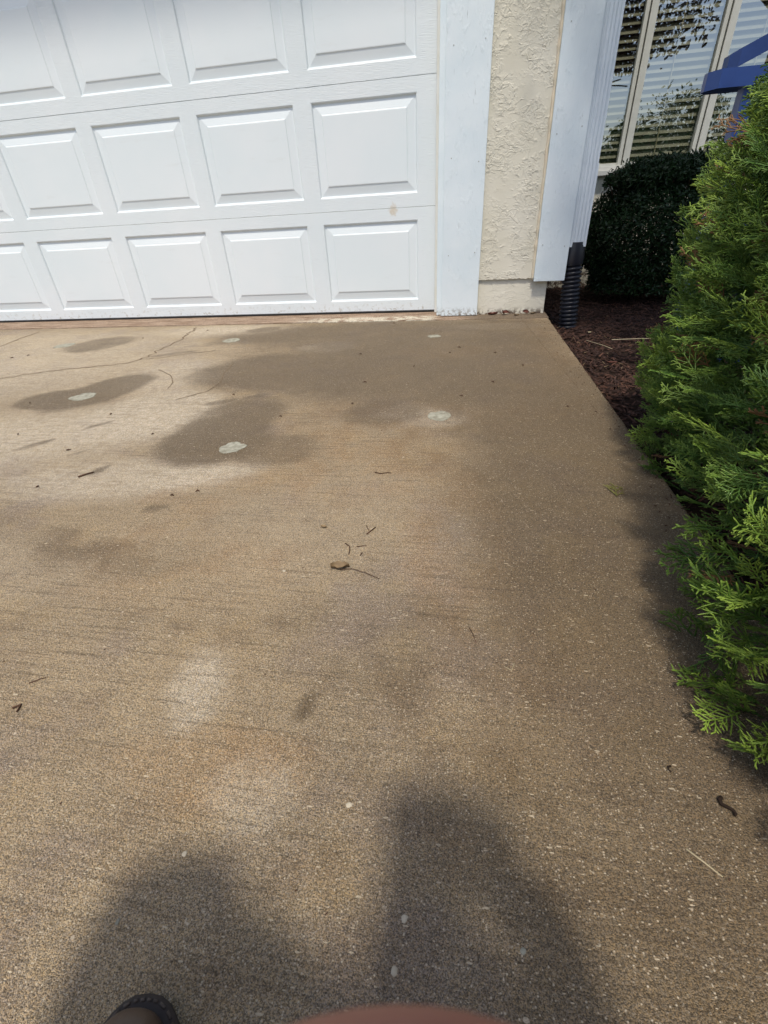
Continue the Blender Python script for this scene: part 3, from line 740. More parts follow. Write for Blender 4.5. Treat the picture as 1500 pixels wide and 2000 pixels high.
# ------------------------------------------------------------------ mulch bed
def mulch():
    rng = np.random.default_rng(4)
    xs = np.linspace(0.635, 6.0, 110); ys = np.linspace(-5.0, WY + 0.05, 130)
    V = []
    for y in ys:
        for x in xs:
            z = MZ - 0.006 + 0.02 * mnoise.noise(Vector((x * 3, y * 3, 0))) + 0.008 * mnoise.noise(Vector((x * 14, y * 14, 2)))
            z += 0.03 * max(0, 1 - (x - 0.64) / 0.06) * 0.5
            V.append((x, y, z))
    nx = len(xs); F = [(j * nx + i, j * nx + i + 1, (j + 1) * nx + i + 1, (j + 1) * nx + i) for j in range(len(ys) - 1) for i in range(nx - 1)]
    o = mesh_obj('planting_bed', V, F, M['soil'], None, True); o['kind'] = 'structure'
    # chips
    n = 21000
    cx = 0.648 + rng.random(n) ** 1.3 * 1.7; cy = -2.3 + rng.random(n) * 3.9
    L = rng.uniform(0.008, 0.032, n) * rng.choice([1, 1, 1.5], n); W = rng.uniform(0.0015, 0.005, n); T = rng.uniform(0.001, 0.003, n)
    yaw = rng.uniform(0, math.pi, n); pit = rng.normal(0, 0.25, n)
    bx = np.array([(-1, -1, 0), (1, -0.7, 0), (1.1, 0.6, 0), (-0.9, 1, 0), (-1, -0.8, 1), (0.9, -0.6, 1), (1, 0.5, 1), (-0.8, 0.8, 1)], float)
    P = bx[None] * np.stack([L, W, T], 1)[:, None] * np.array([0.5, 1, 1])
    c, s = np.cos(pit), np.sin(pit)
    x = P[..., 0] * c[:, None] - P[..., 2] * s[:, None]; z = P[..., 0] * s[:, None] + P[..., 2] * c[:, None]; y = P[..., 1]
    c, s = np.cos(yaw), np.sin(yaw)
    X = x * c[:, None] - y * s[:, None] + cx[:, None]; Y = x * s[:, None] + y * c[:, None] + cy[:, None]
    base = np.array([MZ - 0.002 + 0.02 * mnoise.noise(Vector((a * 3, b * 3, 0))) + 0.008 * mnoise.noise(Vector((a * 14, b * 14, 2))) + 0.015 * max(0, 1 - (a - 0.64) / 0.06) for a, b in zip(cx, cy)])
    Zz = z + base[:, None] + (rng.random(n) * 0.012)[:, None]
    X = np.maximum(X, 0.6435)
    V = np.stack([X, Y, Zz], 2).reshape(-1, 3)
    q = np.array([(0, 3, 2, 1), (4, 5, 6, 7), (0, 1, 5, 4), (1, 2, 6, 5), (2, 3, 7, 6), (3, 0, 4, 7)])
    F = (q[None] + (np.arange(n) * 8)[:, None, None]).reshape(-1, 4)
    tone = np.repeat(np.clip(rng.random(n) ** 2.2, 0, 1), 8)
    o = mesh_obj('bark_mulch', V.tolist(), F.tolist(), M['chip'])
    at = o.data.attributes.new('tone', 'FLOAT', 'POINT'); at.data.foreach_set('value', tone.astype(np.float32))
    tag(o, 'dark brown bark mulch chips filling the bed between driveway and shrubs', 'mulch', kind='stuff')
mulch()

# ------------------------------------------------------------------ foliage tools
def fast_mesh(name, V, F, mats, midx=None, tone=None, smooth=False):
    """V (n,3) float array, F (m,3) or (m,4) int array"""
    me = bpy.data.meshes.new(name)
    k = F.shape[1]
    me.vertices.add(len(V)); me.vertices.foreach_set('co', V.astype(np.float32).ravel())
    me.loops.add(F.size); me.loops.foreach_set('vertex_index', F.astype(np.int32).ravel())
    me.polygons.add(len(F)); me.polygons.foreach_set('loop_start', (np.arange(len(F)) * k).astype(np.int32))
    for mm in mats: me.materials.append(mm)
    if midx is not None: me.polygons.foreach_set('material_index', midx.astype(np.int32))
    if smooth: me.polygons.foreach_set('use_smooth', np.ones(len(F), dtype=bool))
    if tone is not None:
        at = me.attributes.new('tone', 'FLOAT', 'POINT'); at.data.foreach_set('value', tone.astype(np.float32))
    me.update(calc_edges=True); me.validate()
    o = bpy.data.objects.new(name, me); COL.objects.link(o)
    return o

def spray_template(rng, L=0.10, nside=9, sub=4, r=0.0011):
    """flat fan of scale-leaf twigs, growing along +X, in the XY plane; returns verts, faces(quads), tone"""
    V = []; F = []; T = []
    def twig(p, d, l, rr, tip):
        p = np.array(p); d = np.array(d) / np.linalg.norm(d)
        a = np.cross(d, [0, 0, 1.0]); a /= np.linalg.norm(a) + 1e-9; b = np.cross(d, a)
        n = len(V)
        for t, q in ((0, 1.0), (0.75, 1.05), (1.0, 0.35)):
            c = p + d * l * t
            for k in range(3):
                an = 2 * math.pi * k / 3 + 0.5
                V.append(c + (a * math.cos(an) + b * math.sin(an) * 0.75) * rr * q); T.append(tip * (0.25 + 0.75 * t))
        for s in range(2):
            for k in range(3):
                F.append((n + s * 3 + k, n + s * 3 + (k + 1) % 3, n + s * 3 + 3 + (k + 1) % 3, n + s * 3 + 3 + k))
        return p + d * l
    # curved main axis
    p = np.zeros(3); ang = 0; seg = L / nside; curve = rng.normal(0, 0.04)
    zc = rng.normal(0, 0.05)
    for i in range(nside):
        d = np.array([math.cos(ang), math.sin(ang), zc * i / nside * 2]); q = twig(p, d, seg * 1.05, r * 1.15 * (1.25 - 0.5 * i / nside), 0.3 + 0.5 * i / nside)
        t = i / nside
        for sgn in (-1, 1):
            if rng.random() < 0.10: continue
            sl = L * (0.50 * (1 - t) + 0.16) * rng.uniform(0.75, 1.15)
            a2 = ang + sgn * rng.uniform(0.55, 0.85)
            pp = p + d * seg * rng.uniform(0.2, 0.9); ns = max(2, int(sub * (1 - t * 0.6)))
            a3 = a2
            for j in range(ns):
                dd = np.array([math.cos(a3), math.sin(a3), rng.normal(0, 0.12)])
                np_ = twig(pp, dd, sl / ns * 1.06, r, 0.4 + 0.6 * j / ns)
                for s2 in (-1, 1):
                    if rng.random() < 0.75:
                        a4 = a3 + s2 * rng.uniform(0.45, 0.75)
                        twig(pp + dd * sl / ns * rng.uniform(0.3, 0.9), np.array([math.cos(a4), math.sin(a4), rng.normal(0, 0.2)]), sl / ns * rng.uniform(0.55, 1.1) * (1 - 0.3 * j / ns), r * 0.92, 0.7 + 0.3 * j / ns)
                pp = np_; a3 -= sgn * 0.10
        p = q; ang += curve
    return np.array(V), np.array(F), np.array(T)

def scatter(templates, pos, dirs, ups, scale, bright, rng, brown=None):
    Vs = []; Fs = []; Ts = []; Ms = []; base = 0
    for i in range(len(pos)):
        tv, tf, tt = templates[rng.integers(len(templates))]
        d = dirs[i] / np.linalg.norm(dirs[i]); u = ups[i]; s = np.cross(u, d); s /= np.linalg.norm(s) + 1e-9; u = np.cross(d, s)
        R = np.stack([d, s, u], 0)
        Vs.append(tv * scale[i] @ R + pos[i]); Fs.append(tf + base); Ts.append(np.clip(tt * 0.75 + bright[i], 0, 1)); base += len(tv)
        Ms.append(np.full(len(tf), 1 if (brown is not None and brown[i]) else 0))
    return np.concatenate(Vs), np.concatenate(Fs), np.concatenate(Ts), np.concatenate(Ms)

# ------------------------------------------------------------------ the conifer shrub at the right
HC = np.array([1.12, -2.25]); HRX, HRY, HZ0, HZ1 = 0.515, 0.69, -0.06, 0.99
def conifer():
    rng = np.random.default_rng(11)
    T = [spray_template(rng, L=rng.uniform(0.075, 0.10), nside=int(rng.integers(5, 8)), sub=3, r=0.00155) for _ in range(10)]
    pos = []; dirs = []; ups = []; sc = []; br = []; brown = []
    n = 9500
    for i in range(n):
        th = rng.uniform(0, 2 * math.pi); z = rng.uniform(0.02, 1) ** 0.9
        # side nearer the camera and driveway is denser
        if math.cos(th) > 0.35 and rng.random() < 0.75: continue
        prof = (1 - max(0, (z - 0.45) / 0.55) ** 2.2 * 0.75) * (0.92 + 0.08 * min(1, z / 0.25))
        lump = 1 + 0.13 * mnoise.noise(Vector((math.cos(th) * 1.6, math.sin(th) * 1.6, z * 3.5))) + 0.10 * mnoise.noise(Vector((math.cos(th) * 5, math.sin(th) * 5, z * 9)))
        dep = 1 - 0.22 * rng.random() ** 1.5
        r = prof * lump * dep
        c, s = math.cos(th), math.sin(th)
        e = 0.55
        x = HC[0] + HRX * r * abs(c) ** e * np.sign(c); y = HC[1] + HRY * r * abs(s) ** e * np.sign(s)
        zz = HZ0 + z * (HZ1 - HZ0)
        if c < 0: x -= 0.13 * min(1, max(0, (-2.2 - y) / 0.40)) * (1 - 0.5 * z)
        else: x += 0.0
        if c < 0: x += 0.020 * min(1, max(0, (y + 2.1) / 0.25)) + 0.05 * max(0, z - 0.4)
        nrm = np.array([c / HRX, s / HRY, (0.25 + 2.2 * max(0, z - 0.55))]); nrm /= np.linalg.norm(nrm)
        d = nrm + np.array([rng.normal(0, 0.35), rng.normal(0, 0.35), 0.28 + rng.normal(0, 0.35)])
        d /= np.linalg.norm(d)
        pos.append(np.array([x, y, zz]) - d * 0.035); dirs.append(d)
        u = np.array([rng.normal(0, 0.8), rng.normal(0, 0.8), 1.0]); ups.append(u / np.linalg.norm(u))
        sc.append(rng.uniform(0.45, 0.80)); cl = mnoise.noise(Vector((x * 7, y * 7, zz * 7)))
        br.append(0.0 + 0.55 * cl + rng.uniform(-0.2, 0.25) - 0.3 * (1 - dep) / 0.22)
        bz = mnoise.noise(Vector((x * 9 + 5, y * 9, zz * 9)))
        brown.append(rng.random() < (0.25 if bz > 0.42 else 0.03))
    # bold fresh sprays reaching towards the camera
    for (p, d, s) in ([(0.58, -2.66, 0.30), (-0.75, -0.4, 0.20), 1.0], [(0.61, -2.56, 0.18), (-0.8, -0.45, 0.15), 1.0], [(0.62, -2.52, 0.42), (-0.75, -0.5, 0.3), 0.9],
                      [(0.56, -2.60, 0.06), (-0.8, -0.5, 0.25), 1.0], [(0.67, -2.0, 0.33), (-0.95, 0.1, 0.15), 0.9], [(0.68, -1.9, 0.30), (-0.95, 0.2, -0.05), 0.9],
                      [(0.70, -1.85, 0.40), (-0.9, 0.2, 0.5), 0.8], [(0.66, -2.1, 0.12), (-0.95, 0.0, 0.2), 0.9], [(0.60, -2.3, 0.10), (-0.95, 0.1, 0.25), 0.9],
                      [(0.66, -2.2, 0.60), (-0.7, -0.3, 0.7), 1.0], [(0.63, -2.38, 0.52), (-0.8, -0.4, 0.5), 0.9], [(0.70, -1.95, 0.68), (-0.8, -0.1, 0.6), 1.0], [(0.72, -1.85, 0.78), (-0.7, -0.1, 0.8), 1.0]):
        for k in range(3):
            pos.append(np.array(p) - np.array(d) * 0.01 + rng.normal(0, 0.014, 3)); dd = np.array(d) + rng.normal(0, 0.16, 3); dirs.append(dd / np.linalg.norm(dd))
            u = np.array([rng.normal(0, 0.3), rng.normal(0, 0.3), 1.0]); ups.append(u); sc.append(s * rng.uniform(0.55, 0.85)); br.append(0.22); brown.append(False)
    V, F, TT, MM = scatter(T, pos, dirs, ups, sc, br, rng, brown)
    k = 26000; th = rng.uniform(0, 2 * math.pi, k); zz = rng.uniform(0.0, 0.97, k); rr = np.sqrt(rng.uniform(0.35, 0.72, k)) * (1 - np.maximum(0, (zz - 0.45) / 0.55) ** 2.2 * 0.75)
    cc, ss = np.cos(th), np.sin(th); Xc = HC[0] + 0.03 + HRX * rr * np.abs(cc) ** 0.55 * np.sign(cc); Yc = HC[1] + HRY * rr * np.abs(ss) ** 0.55 * np.sign(ss)
    iv, if_, it = leaf_cards(rng, np.stack([Xc, Yc, HZ0 + zz * (HZ1 - HZ0)], 1), 0.030, rng.random(k) * 0.25, asp=0.22)
    F = np.concatenate([F, if_ + len(V)]); V = np.concatenate([V, iv]); TT = np.concatenate([TT, it]); MM = np.concatenate([MM, np.zeros(len(if_), dtype=int)])
    root = empty('conifer_shrub', (HC[0], HC[1], MZ)); tag(root, 'tall bright green conifer shrub overhanging the right edge of the driveway', 'shrub')
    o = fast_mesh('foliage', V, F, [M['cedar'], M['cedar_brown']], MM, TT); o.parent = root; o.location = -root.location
    # inner branches
    mb = MB()
    mb.tube([(HC[0], HC[1], MZ - 0.02), (HC[0] + 0.01, HC[1], 0.2), (HC[0] - 0.01, HC[1] + 0.01, 0.55), (HC[0], HC[1], 0.80)], [0.035, 0.028, 0.018, 0.006], 9)
    for i in range(110):
        th = rng.uniform(0, 2 * math.pi); z = rng.uniform(0.0, 0.72); l = rng.uniform(0.65, 0.88)
        a = np.array([HC[0], HC[1], z]); b = np.array([HC[0] + HRX * l * math.cos(th), HC[1] + HRY * l * math.sin(th), z + rng.uniform(0.04, 0.16)])
        mmid = (a + b) / 2 + rng.normal(0, 0.02, 3); mb.tube([a, mmid, b], [0.008, 0.005, 0.002], 5)
    o = mb.build('trunk', M['bark']); o.parent = root; o.location = -root.location

# ------------------------------------------------------------------ dark bushes in the bed
def leaf_cards(rng, centers, size, tone, curl=0.3, asp=0.45):
    """pointed little leaves: 4-vert folded diamond of two quads -> use 6 verts, 2 quads"""
    n = len(centers)
    d = rng.normal(0, 1, (n, 3)); d /= np.linalg.norm(d, axis=1)[:, None]
    u = rng.normal(0, 1, (n, 3)); s = np.cross(d, u); s /= np.linalg.norm(s, axis=1)[:, None]; u = np.cross(s, d)
    L = size * rng.uniform(0.7, 1.3, n)[:, None]; W = L * asp
    p0 = centers; p1 = centers + d * L * 0.35 + s * W * 0.5 + u * L * curl * 0.2; p2 = centers + d * L * 0.75 + s * W * 0.35 + u * L * curl * 0.1; p3 = centers + d * L
    q1 = centers + d * L * 0.35 - s * W * 0.5 + u * L * curl * 0.2; q2 = centers + d * L * 0.75 - s * W * 0.35 + u * L * curl * 0.1
    V = np.stack([p0, p1, p2, p3, q2, q1], 1).reshape(-1, 3)
    b = (np.arange(n) * 6)[:, None]
    F = np.concatenate([b + np.array([0, 1, 2, 3]), b + np.array([0, 3, 4, 5])], 0)
    return V, F, np.repeat(tone, 6)

conifer()

def bush(name, label, c, r, z0, z1, n, size, mat, seed, group=None, cat='bush', asp=0.35):
    rng = np.random.default_rng(seed)
    th = rng.uniform(0, 2 * math.pi, n); u = rng.uniform(0, 1, n); dep = 1 - 0.35 * rng.random(n) ** 1.6
    v = np.sqrt(np.clip(1 - (2 * np.clip(u, 0.1, 1) - 1.0) ** 2 * 0.9, 0.02, 1)) * 0.55 + 0.45 * (1 - u ** 5)
    lump = np.array([1 + 0.16 * mnoise.noise(Vector((math.cos(a) * 2, math.sin(a) * 2, b * 4 + seed))) + 0.1 * mnoise.noise(Vector((math.cos(a) * 6, math.sin(a) * 6, b * 11))) for a, b in zip(th, u)])
    rr = v * dep * lump
    P = np.stack([c[0] + r[0] * rr * np.cos(th), c[1] + r[1] * rr * np.sin(th), z0 + (z1 - z0) * (u * (0.94 + 0.12 * (lump - 1)))], 1)
    # fill the top
    k = n // 4; a = rng.uniform(0, 2 * math.pi, k); q = np.sqrt(rng.random(k)) * 0.8
    P2 = np.stack([c[0] + r[0] * q * np.cos(a), c[1] + r[1] * q * np.sin(a), np.full(k, z1) - 0.25 * (z1 - z0) * q ** 3 + rng.normal(0, 0.018, k)], 1)
    P = np.concatenate([P, P2]); tone = rng.random(len(P)) * 0.8
    V, F, T = leaf_cards(rng, P, size, tone, asp=asp)
    root = empty(name, (c[0], c[1], MZ)); tag(root, label, cat, group)
    o = fast_mesh('foliage', V, F, [mat], None, T); o.parent = root; o.location = -root.location
    mb = MB()
    for i in range(16):
        a = rng.uniform(0, 2 * math.pi); l = rng.uniform(0.4, 0.8)
        mb.tube([(c[0] + 0.03 * math.cos(a), c[1] + 0.03 * math.sin(a), MZ - 0.02), (c[0] + r[0] * l * 0.5 * math.cos(a), c[1] + r[1] * l * 0.5 * math.sin(a), z0 + (z1 - z0) * 0.35),
                 (c[0] + r[0] * l * math.cos(a), c[1] + r[1] * l * math.sin(a), z0 + (z1 - z0) * 0.85)], [0.012, 0.008, 0.003], 5)
    o = mb.build('stems', M['bark']); o.parent = root; o.location = -root.location
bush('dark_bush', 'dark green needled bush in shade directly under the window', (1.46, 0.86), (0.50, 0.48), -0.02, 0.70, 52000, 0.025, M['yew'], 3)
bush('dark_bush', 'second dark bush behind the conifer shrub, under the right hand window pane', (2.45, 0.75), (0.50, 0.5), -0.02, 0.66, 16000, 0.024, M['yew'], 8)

# ------------------------------------------------------------------ blue garden chair
def blue_chair():
    root = empty('garden_chair', (1.10, -1.0, MZ))
    tag(root, 'deep blue plastic garden chair with flat arms behind the conifer shrub', 'chair')
    def part(mb, name):
        o = mb.build(name, M['blue']); o.parent = root; o.location = -root.location
    def slab(pts, z0, z1, tilt=(0, 0)):
        mb = MB(); n = len(pts); cx = sum(p[0] for p in pts) / n; cy = sum(p[1] for p in pts) / n
        V = [(x, y, z + tilt[0] * (x - cx) + tilt[1] * (y - cy)) for z in (z0, z1) for x, y in pts]
        F = [tuple(range(n - 1, -1, -1)), tuple(range(n, 2 * n))] + [(k, (k + 1) % n, n + (k + 1) % n, n + k) for k in range(n)]
        mb.add(V, F); return mb
    return root, part, slab
root, part, slab = blue_chair()
AX, AY, AZ = 0.832, -1.20, 0.742
part(slab([(AX, AY + 0.035), (AX + 0.022, AY), (AX + 0.55, AY), (AX + 0.55, AY + 0.085), (AX + 0.022, AY + 0.085), (AX, AY + 0.06)], AZ, AZ + 0.040, (0.0, 0)), 'arm')
part(slab([(AX + 0.17, AY + 0.38), (AX + 0.19, AY + 0.35), (AX + 0.52, AY + 0.35), (AX + 0.52, AY + 0.45), (AX + 0.18, AY + 0.45)], AZ + 0.150, AZ + 0.195, (0.42, 0)), 'arm')
for (x, y) in ((AX + 0.095, AY + 0.012), (AX + 0.42, AY + 0.36), (AX + 0.54, AY + 0.012), (AX + 0.50, AY + 0.33)):
    mb = MB(); mb.box(x, x + 0.036, y, y + 0.045, MZ - 0.01, AZ + (0.002 if y < AY + 0.1 else 0.08), b=0.004); part(mb, 'leg')
mb = MB(); mb.box(AX + 0.30, AX + 0.60, AY + 0.06, AY + 0.33, 0.40, 0.43, b=0.004); part(mb, 'seat')
part(slab([(AX + 0.44, AY + 0.09), (AX + 0.48, AY + 0.09), (AX + 0.48, AY + 0.305), (AX + 0.44, AY + 0.305)], 0.432, 1.10), 'backrest')

# ------------------------------------------------------------------ trees (behind the camera and beside the bed; they show in the window)
def tree(name, label, x, y, h, cr, cz, n, size, mat, seed, trunk_r=0.08, group=None, squash=1.0, asp=0.5, trunk_at=None):
    rng = np.random.default_rng(seed)
    root = empty(name, (x, y, MZ)); tag(root, label, 'tree', group)
    mb = MB()
    if trunk_at: mb.tube([(trunk_at[0], trunk_at[1], MZ - 0.05), (trunk_at[0], trunk_at[1], cz * 0.9), (x + (trunk_at[0] - x) * 0.6, y, cz * 1.3), (x, y, (cz + h) / 2)], [trunk_r, trunk_r * 0.8, trunk_r * 0.6, 0.01], 9)
    else: mb.tube([(x, y, MZ - 0.05), (x + 0.04, y, cz * 0.4), (x - 0.03, y + 0.03, cz), (x, y, h * 0.92)], [trunk_r, trunk_r * 0.8, trunk_r * 0.55, 0.01], 9)
    tips = []
    for i in range(26):
        a = rng.uniform(0, 2 * math.pi); z = rng.uniform(cz * 0.75, h * 0.85); l = cr * rng.uniform(0.45, 0.9)
        e = np.array([x + l * math.cos(a), y + l * math.sin(a), z + rng.uniform(0.1, 0.35) * l])
        mb.tube([(x, y, max(z, cz * 1.1)), ((x + e[0]) / 2, (y + e[1]) / 2, z + 0.1 * l), e], [trunk_r * 0.35, trunk_r * 0.2, 0.006], 6)
        tips.append(e); tips.append(np.array([(x + e[0]) / 2, (y + e[1]) / 2, (z + e[2]) / 2]))
    o = mb.build('trunk', M['bark']); o.parent = root; o.location = -root.location
    zc = (h + cz) / 2; C = np.array(tips)
    extra = rng.normal(0, 1, (70, 3)); extra /= np.linalg.norm(extra, axis=1)[:, None]; extra *= (rng.random(70) ** 0.4)[:, None]
    E = np.stack([x + extra[:, 0] * cr, y + extra[:, 1] * cr, zc + extra[:, 2] * (h - cz) / 2 * squash], 1)
    C = np.concatenate([C, E]); k = rng.integers(len(C), size=n)
    P = C[k] + rng.normal(0, 1, (n, 3)) * np.array([0.16, 0.16, 0.13]) * cr
    P[:, 2] = np.maximum(P[:, 2], cz * 0.9)
    tone = np.clip(rng.random(n) * 0.6 + 0.4 * (rng.random(len(C))[k]) - 0.1, 0, 1)
    V, F, T = leaf_cards(rng, P, size, tone, asp=asp)
    o = fast_mesh('crown', V, F, [mat], None, T); o.parent = root; o.location = -root.location
tree('plum_tree', 'dark purple leaved tree overhanging the planting bed, seen mirrored in the window', 1.42, -0.60, 3.4, 0.95, 2.0, 15000, 0.05, M['plum'], 21, 0.05, None, 1.0, 0.5, (2.9, -0.1))
i = 0
for (x, y, h, cr) in ((2.6, -23, 4.6, 1.6), (5.0, -24, 3.6, 1.5), (7.6, -23.5, 4.0, 1.5), (10.4, -24.5, 5.2, 1.9), (13.5, -24, 4.2, 1.6), (-1, -24, 4.4, 1.7), (-5, -24, 6, 2.2), (17.5, -25, 6.5, 2.5)):
    tree('leafy_tree', ['round green tree across the road mirrored in the left window pane', 'low green tree across the road mirrored in the middle pane', 'mid green tree across the road beside the low one',
                        'taller green tree across the road mirrored in the right pane', 'green tree across the road further right', 'green tree across the road opposite the garage door',
                        'big spreading tree across the road opposite the garage left side', 'largest green tree across the road at far right'][i],
         x, y, h, cr, 0.7, 7000, 0.16, M['leaf'], 40 + i, 0.12, 'trees across the road', 1.0)
    i += 1

# ------------------------------------------------------------------ litter on the slab and in the bed
def curve_twig(name, pts, r, mat, label, cat, group=None, z=GZ, seed=0):
    mb = MB(); P = [Vector((x, y, z + r * 1.0 + (p[2] if len(p) > 2 else 0))) for p in pts for x, y in [p[:2]]]
    c = sum(P, Vector()) / len(P)
    n = len(P); mb.tube([p - c for p in P], [r * (1 - 0.5 * i / n) for i in range(n)], 6)
    o = mb.build(name, mat, None, True); o.location = c
    tag(o, label, cat, group); return o
def leaf_obj(name, x, y, L, W, ang, mat, label, z=GZ, curl=0.25, cat='leaf', group=None):
    nu, nv = 9, 5; V = []; F = []
    for i in range(nu):
        t = i / (nu - 1); w = W * math.sin(math.pi * min(1, t ** 0.8 * 0.97 + 0.02)) ** 1.05 * (1 + 0.22 * mnoise.noise(Vector((x * 50, t * 6, y * 50))))
        for k in range(nv):
            s = (k / (nv - 1) - 0.5)
            V.append(((t - 0.5) * L, s * w + 0.12 * L * math.sin(3 * t) * curl, 0.0012 + curl * W * (abs(s) * 2) ** 1.3 * (0.7 + 0.5 * mnoise.noise(Vector((t * 5, s * 3, x * 40)))) + curl * 0.4 * L * (t - 0.5) ** 2))
    for i in range(nu - 1):
        for k in range(nv - 1):
            a = i * nv + k; F.append((a, a + nv, a + nv + 1, a + 1))
    b = len(V); V += [(x_, y_, z_ - 0.0006) for x_, y_, z_ in V]; F += [tuple(reversed([q + b for q in f])) for f in F]
    o = mesh_obj(name, V, F, mat, None, True); o.location = (x, y, z + 0.0008); o.rotation_euler = (0, 0, rad(ang))
    tag(o, label, cat, group); return o
tw = 'small dark twigs on the driveway'
lf = leaf_obj('dry_leaf', 0.008, -2.437, 0.032, 0.017, 12, M['dry'], 'dry curled brown leaf with a long thin stem in the middle of the driveway', curl=0.6)
mb = MB(); mb.tube([(0.0, -0.004, 0.0015), (0.02, -0.006, 0.003), (0.042, -0.016, 0.0015), (0.066, -0.034, 0.001)], [0.0008, 0.0007, 0.0006, 0.0005], 5)
st = mb.build('stem', M['twig'], None, True); st.parent = lf
leaf_obj('dry_leaf', -0.055, -2.318, 0.014, 0.009, 160, M['dry'], 'small olive brown leaf lying left of the dark twigs', curl=0.3)
curve_twig('twig', [(0.034, -2.334), (0.047, -2.310)], 0.0014, M['twig'], 'short dark red twig, the thicker one of a crossed pair', 'twig', tw)
curve_twig('twig', [(0.028, -2.306), (0.036, -2.322)], 0.0009, M['twig'], 'thin dark twig end crossing the dark red twig', 'twig', tw)
curve_twig('twig', [(0.000, -2.366), (0.010, -2.374), (0.013, -2.385), (0.014, -2.398)], 0.0012, M['twig'], 'bent dark twig just above the stemmed dry leaf', 'twig', tw)
curve_twig('twig', [(0.023, -2.374), (0.032, -2.371), (0.041, -2.369)], 0.0010, M['twig'], 'short straight twig right of the bent dark twig', 'twig', tw)
curve_twig('twig', [(0.035, -2.398), (0.037, -2.390)], 0.0011, M['twig'], 'tiny dark twig stub between the straight twig and the leaf stem', 'twig', tw)
curve_twig('twig', [(0.005, -2.088), (0.02, -2.094), (0.036, -2.087), (0.045, -2.090)], 0.0013, M['twig'], 'small dark twig alone above the driveway centre', 'twig', tw)
curve_twig('twig', [(0.226, -2.545), (0.232, -2.558), (0.236, -2.572)], 0.0008, M['twig'], 'thin brown twig right of centre in the near driveway', 'twig', tw)
curve_twig('twig', [(-0.728, -2.165), (-0.718, -2.150), (-0.705, -2.138)], 0.0024, M['twig'], 'dark twig on the pale left part of the driveway', 'twig', tw)
curve_twig('twig', [(-0.355, -2.712), (-0.343, -2.703), (-0.338, -2.701)], 0.0009, M['twig'], 'tiny reddish twig near the left edge of the picture', 'twig', tw)
curve_twig('twig', [(-0.345, -2.748), (-0.338, -2.742), (-0.335, -2.752)], 0.0016, M['twig'], 'black bent bit below the tiny reddish twig at the left', 'twig', tw)
curve_twig('dead_worm', [(0.4735, -2.7405), (0.4705, -2.7430), (0.4710, -2.7470), (0.4750, -2.7490), (0.4790, -2.7510), (0.4805, -2.7545), (0.4785, -2.7560)], 0.0023, M['worm'], 'thick black curled dried worm in the shade of the shrub', 'worm')
curve_twig('dead_worm', [(0.4365, -2.7140), (0.4335, -2.7150), (0.4330, -2.7185), (0.4350, -2.7205)], 0.0011, M['worm'], 'small black hooked dried worm at the shadow edge', 'worm')
curve_twig('twig', [(0.513, -2.618), (0.509, -2.612), (0.518, -2.611)], 0.0014, M['rubber'], 'black crooked bit right under the conifer shrub tips', 'twig', tw)
curve_twig('straw_stalk', [(0.424, -2.791), (0.436, -2.800), (0.447, -2.809)], 0.0007, M['straw'], 'thin yellow straw on the near right of the driveway', 'straw')
curve_twig('straw_stalk', [(0.285, -2.600), (0.281, -2.612), (0.272, -2.607)], 0.0006, M['straw'], 'pale hooked straw right of centre near the camera', 'straw')
# green sprig
rng = np.random.default_rng(77); tv, tf, tt = spray_template(rng, 0.045, 5, 2, 0.0011)
o = fast_mesh('fallen_sprig', tv, tf, [M['sprig']], None, tt); o.location = (0.520, -2.158, GZ + 0.0025); o.rotation_euler = (0.05, 0, rad(80))
tag(o, 'small yellow green conifer sprig fallen near the slab edge', 'sprig')
# pale chips of stone on the slab
chips = [(0.174, -2.878, 'white pointed stone chip ahead of the camera'), (0.271, -2.884, 'grey white round stone chip at the bottom right of the legs shadow'),
         (0.107, -2.798, 'small cream pebble above the leg shadow gap'), (-0.040, -2.862, 'pale pebble near the top of the left shadow'),
         (-0.072, -2.917, 'pale grey pebble beside the boot toe'), (-0.088, -2.452, 'cream elongated stone chip left of the dry leaf'), (0.170, -2.911, 'pale pebble just above the finger')]
for q, (x, y, lab) in enumerate(chips):
    bm = bmesh.new(); bmesh.ops.create_icosphere(bm, subdivisions=2, radius=1)
    r = random.Random(q); sx, sy = r.uniform(0.0022, 0.0036), r.uniform(0.0018, 0.0028)
    for v in bm.verts:
        k = 1 + 0.35 * mnoise.noise(v.co * 1.6 + Vector((q * 3, 0, 0))); v.co = Vector((v.co.x * sx * k, v.co.y * sy * k, v.co.z * 0.0009 * k))
    mb = MB(); mb.bm(bm); o = mb.build('stone_chip', M['stone'] if q not in (1, 4) else M['mortar']); o.location = (x, y, GZ + 0.0003); o.rotation_euler = (0, 0, r.uniform(0, 3))
    tag(o, lab, 'pebble', 'pale stone chips on the driveway')
# dead leaves against the wall and little crumbs
wall_leaves = [(0.345, -0.150, 0.055, 0.022, 12, 'long dead brown leaf against the foundation, left one'), (0.40, -0.158, 0.045, 0.024, 75, 'upright crumpled dead leaf in the middle of the foundation base'),
               (0.415, -0.150, 0.05, 0.02, 25, 'dead leaf tucked behind the crumpled one at the foundation'), (0.53, -0.148, 0.040, 0.018, -10, 'dark dead leaf near the foundation right corner'),
               (0.475, -0.195, 0.03, 0.012, 20, 'olive dead leaf on the slab before the foundation'), (0.57, -0.150, 0.035, 0.014, 30, 'pale brown dead leaf at the slab corner')]
for q, (x, y, L, W, a, lab) in enumerate(wall_leaves):
    o = leaf_obj('dead_leaf', x, y, L, W, a, M['redleaf'] if q not in (4, 5) else M['dry'], lab, curl=0.6, group='dead leaves at the foot of the wall', z=GZ + 0.003 if y > -0.25 else GZ)
    if q in (1, 2, 3): o.rotation_euler = (rad(50), rad(10), rad(a)); o.location.z += 0.008
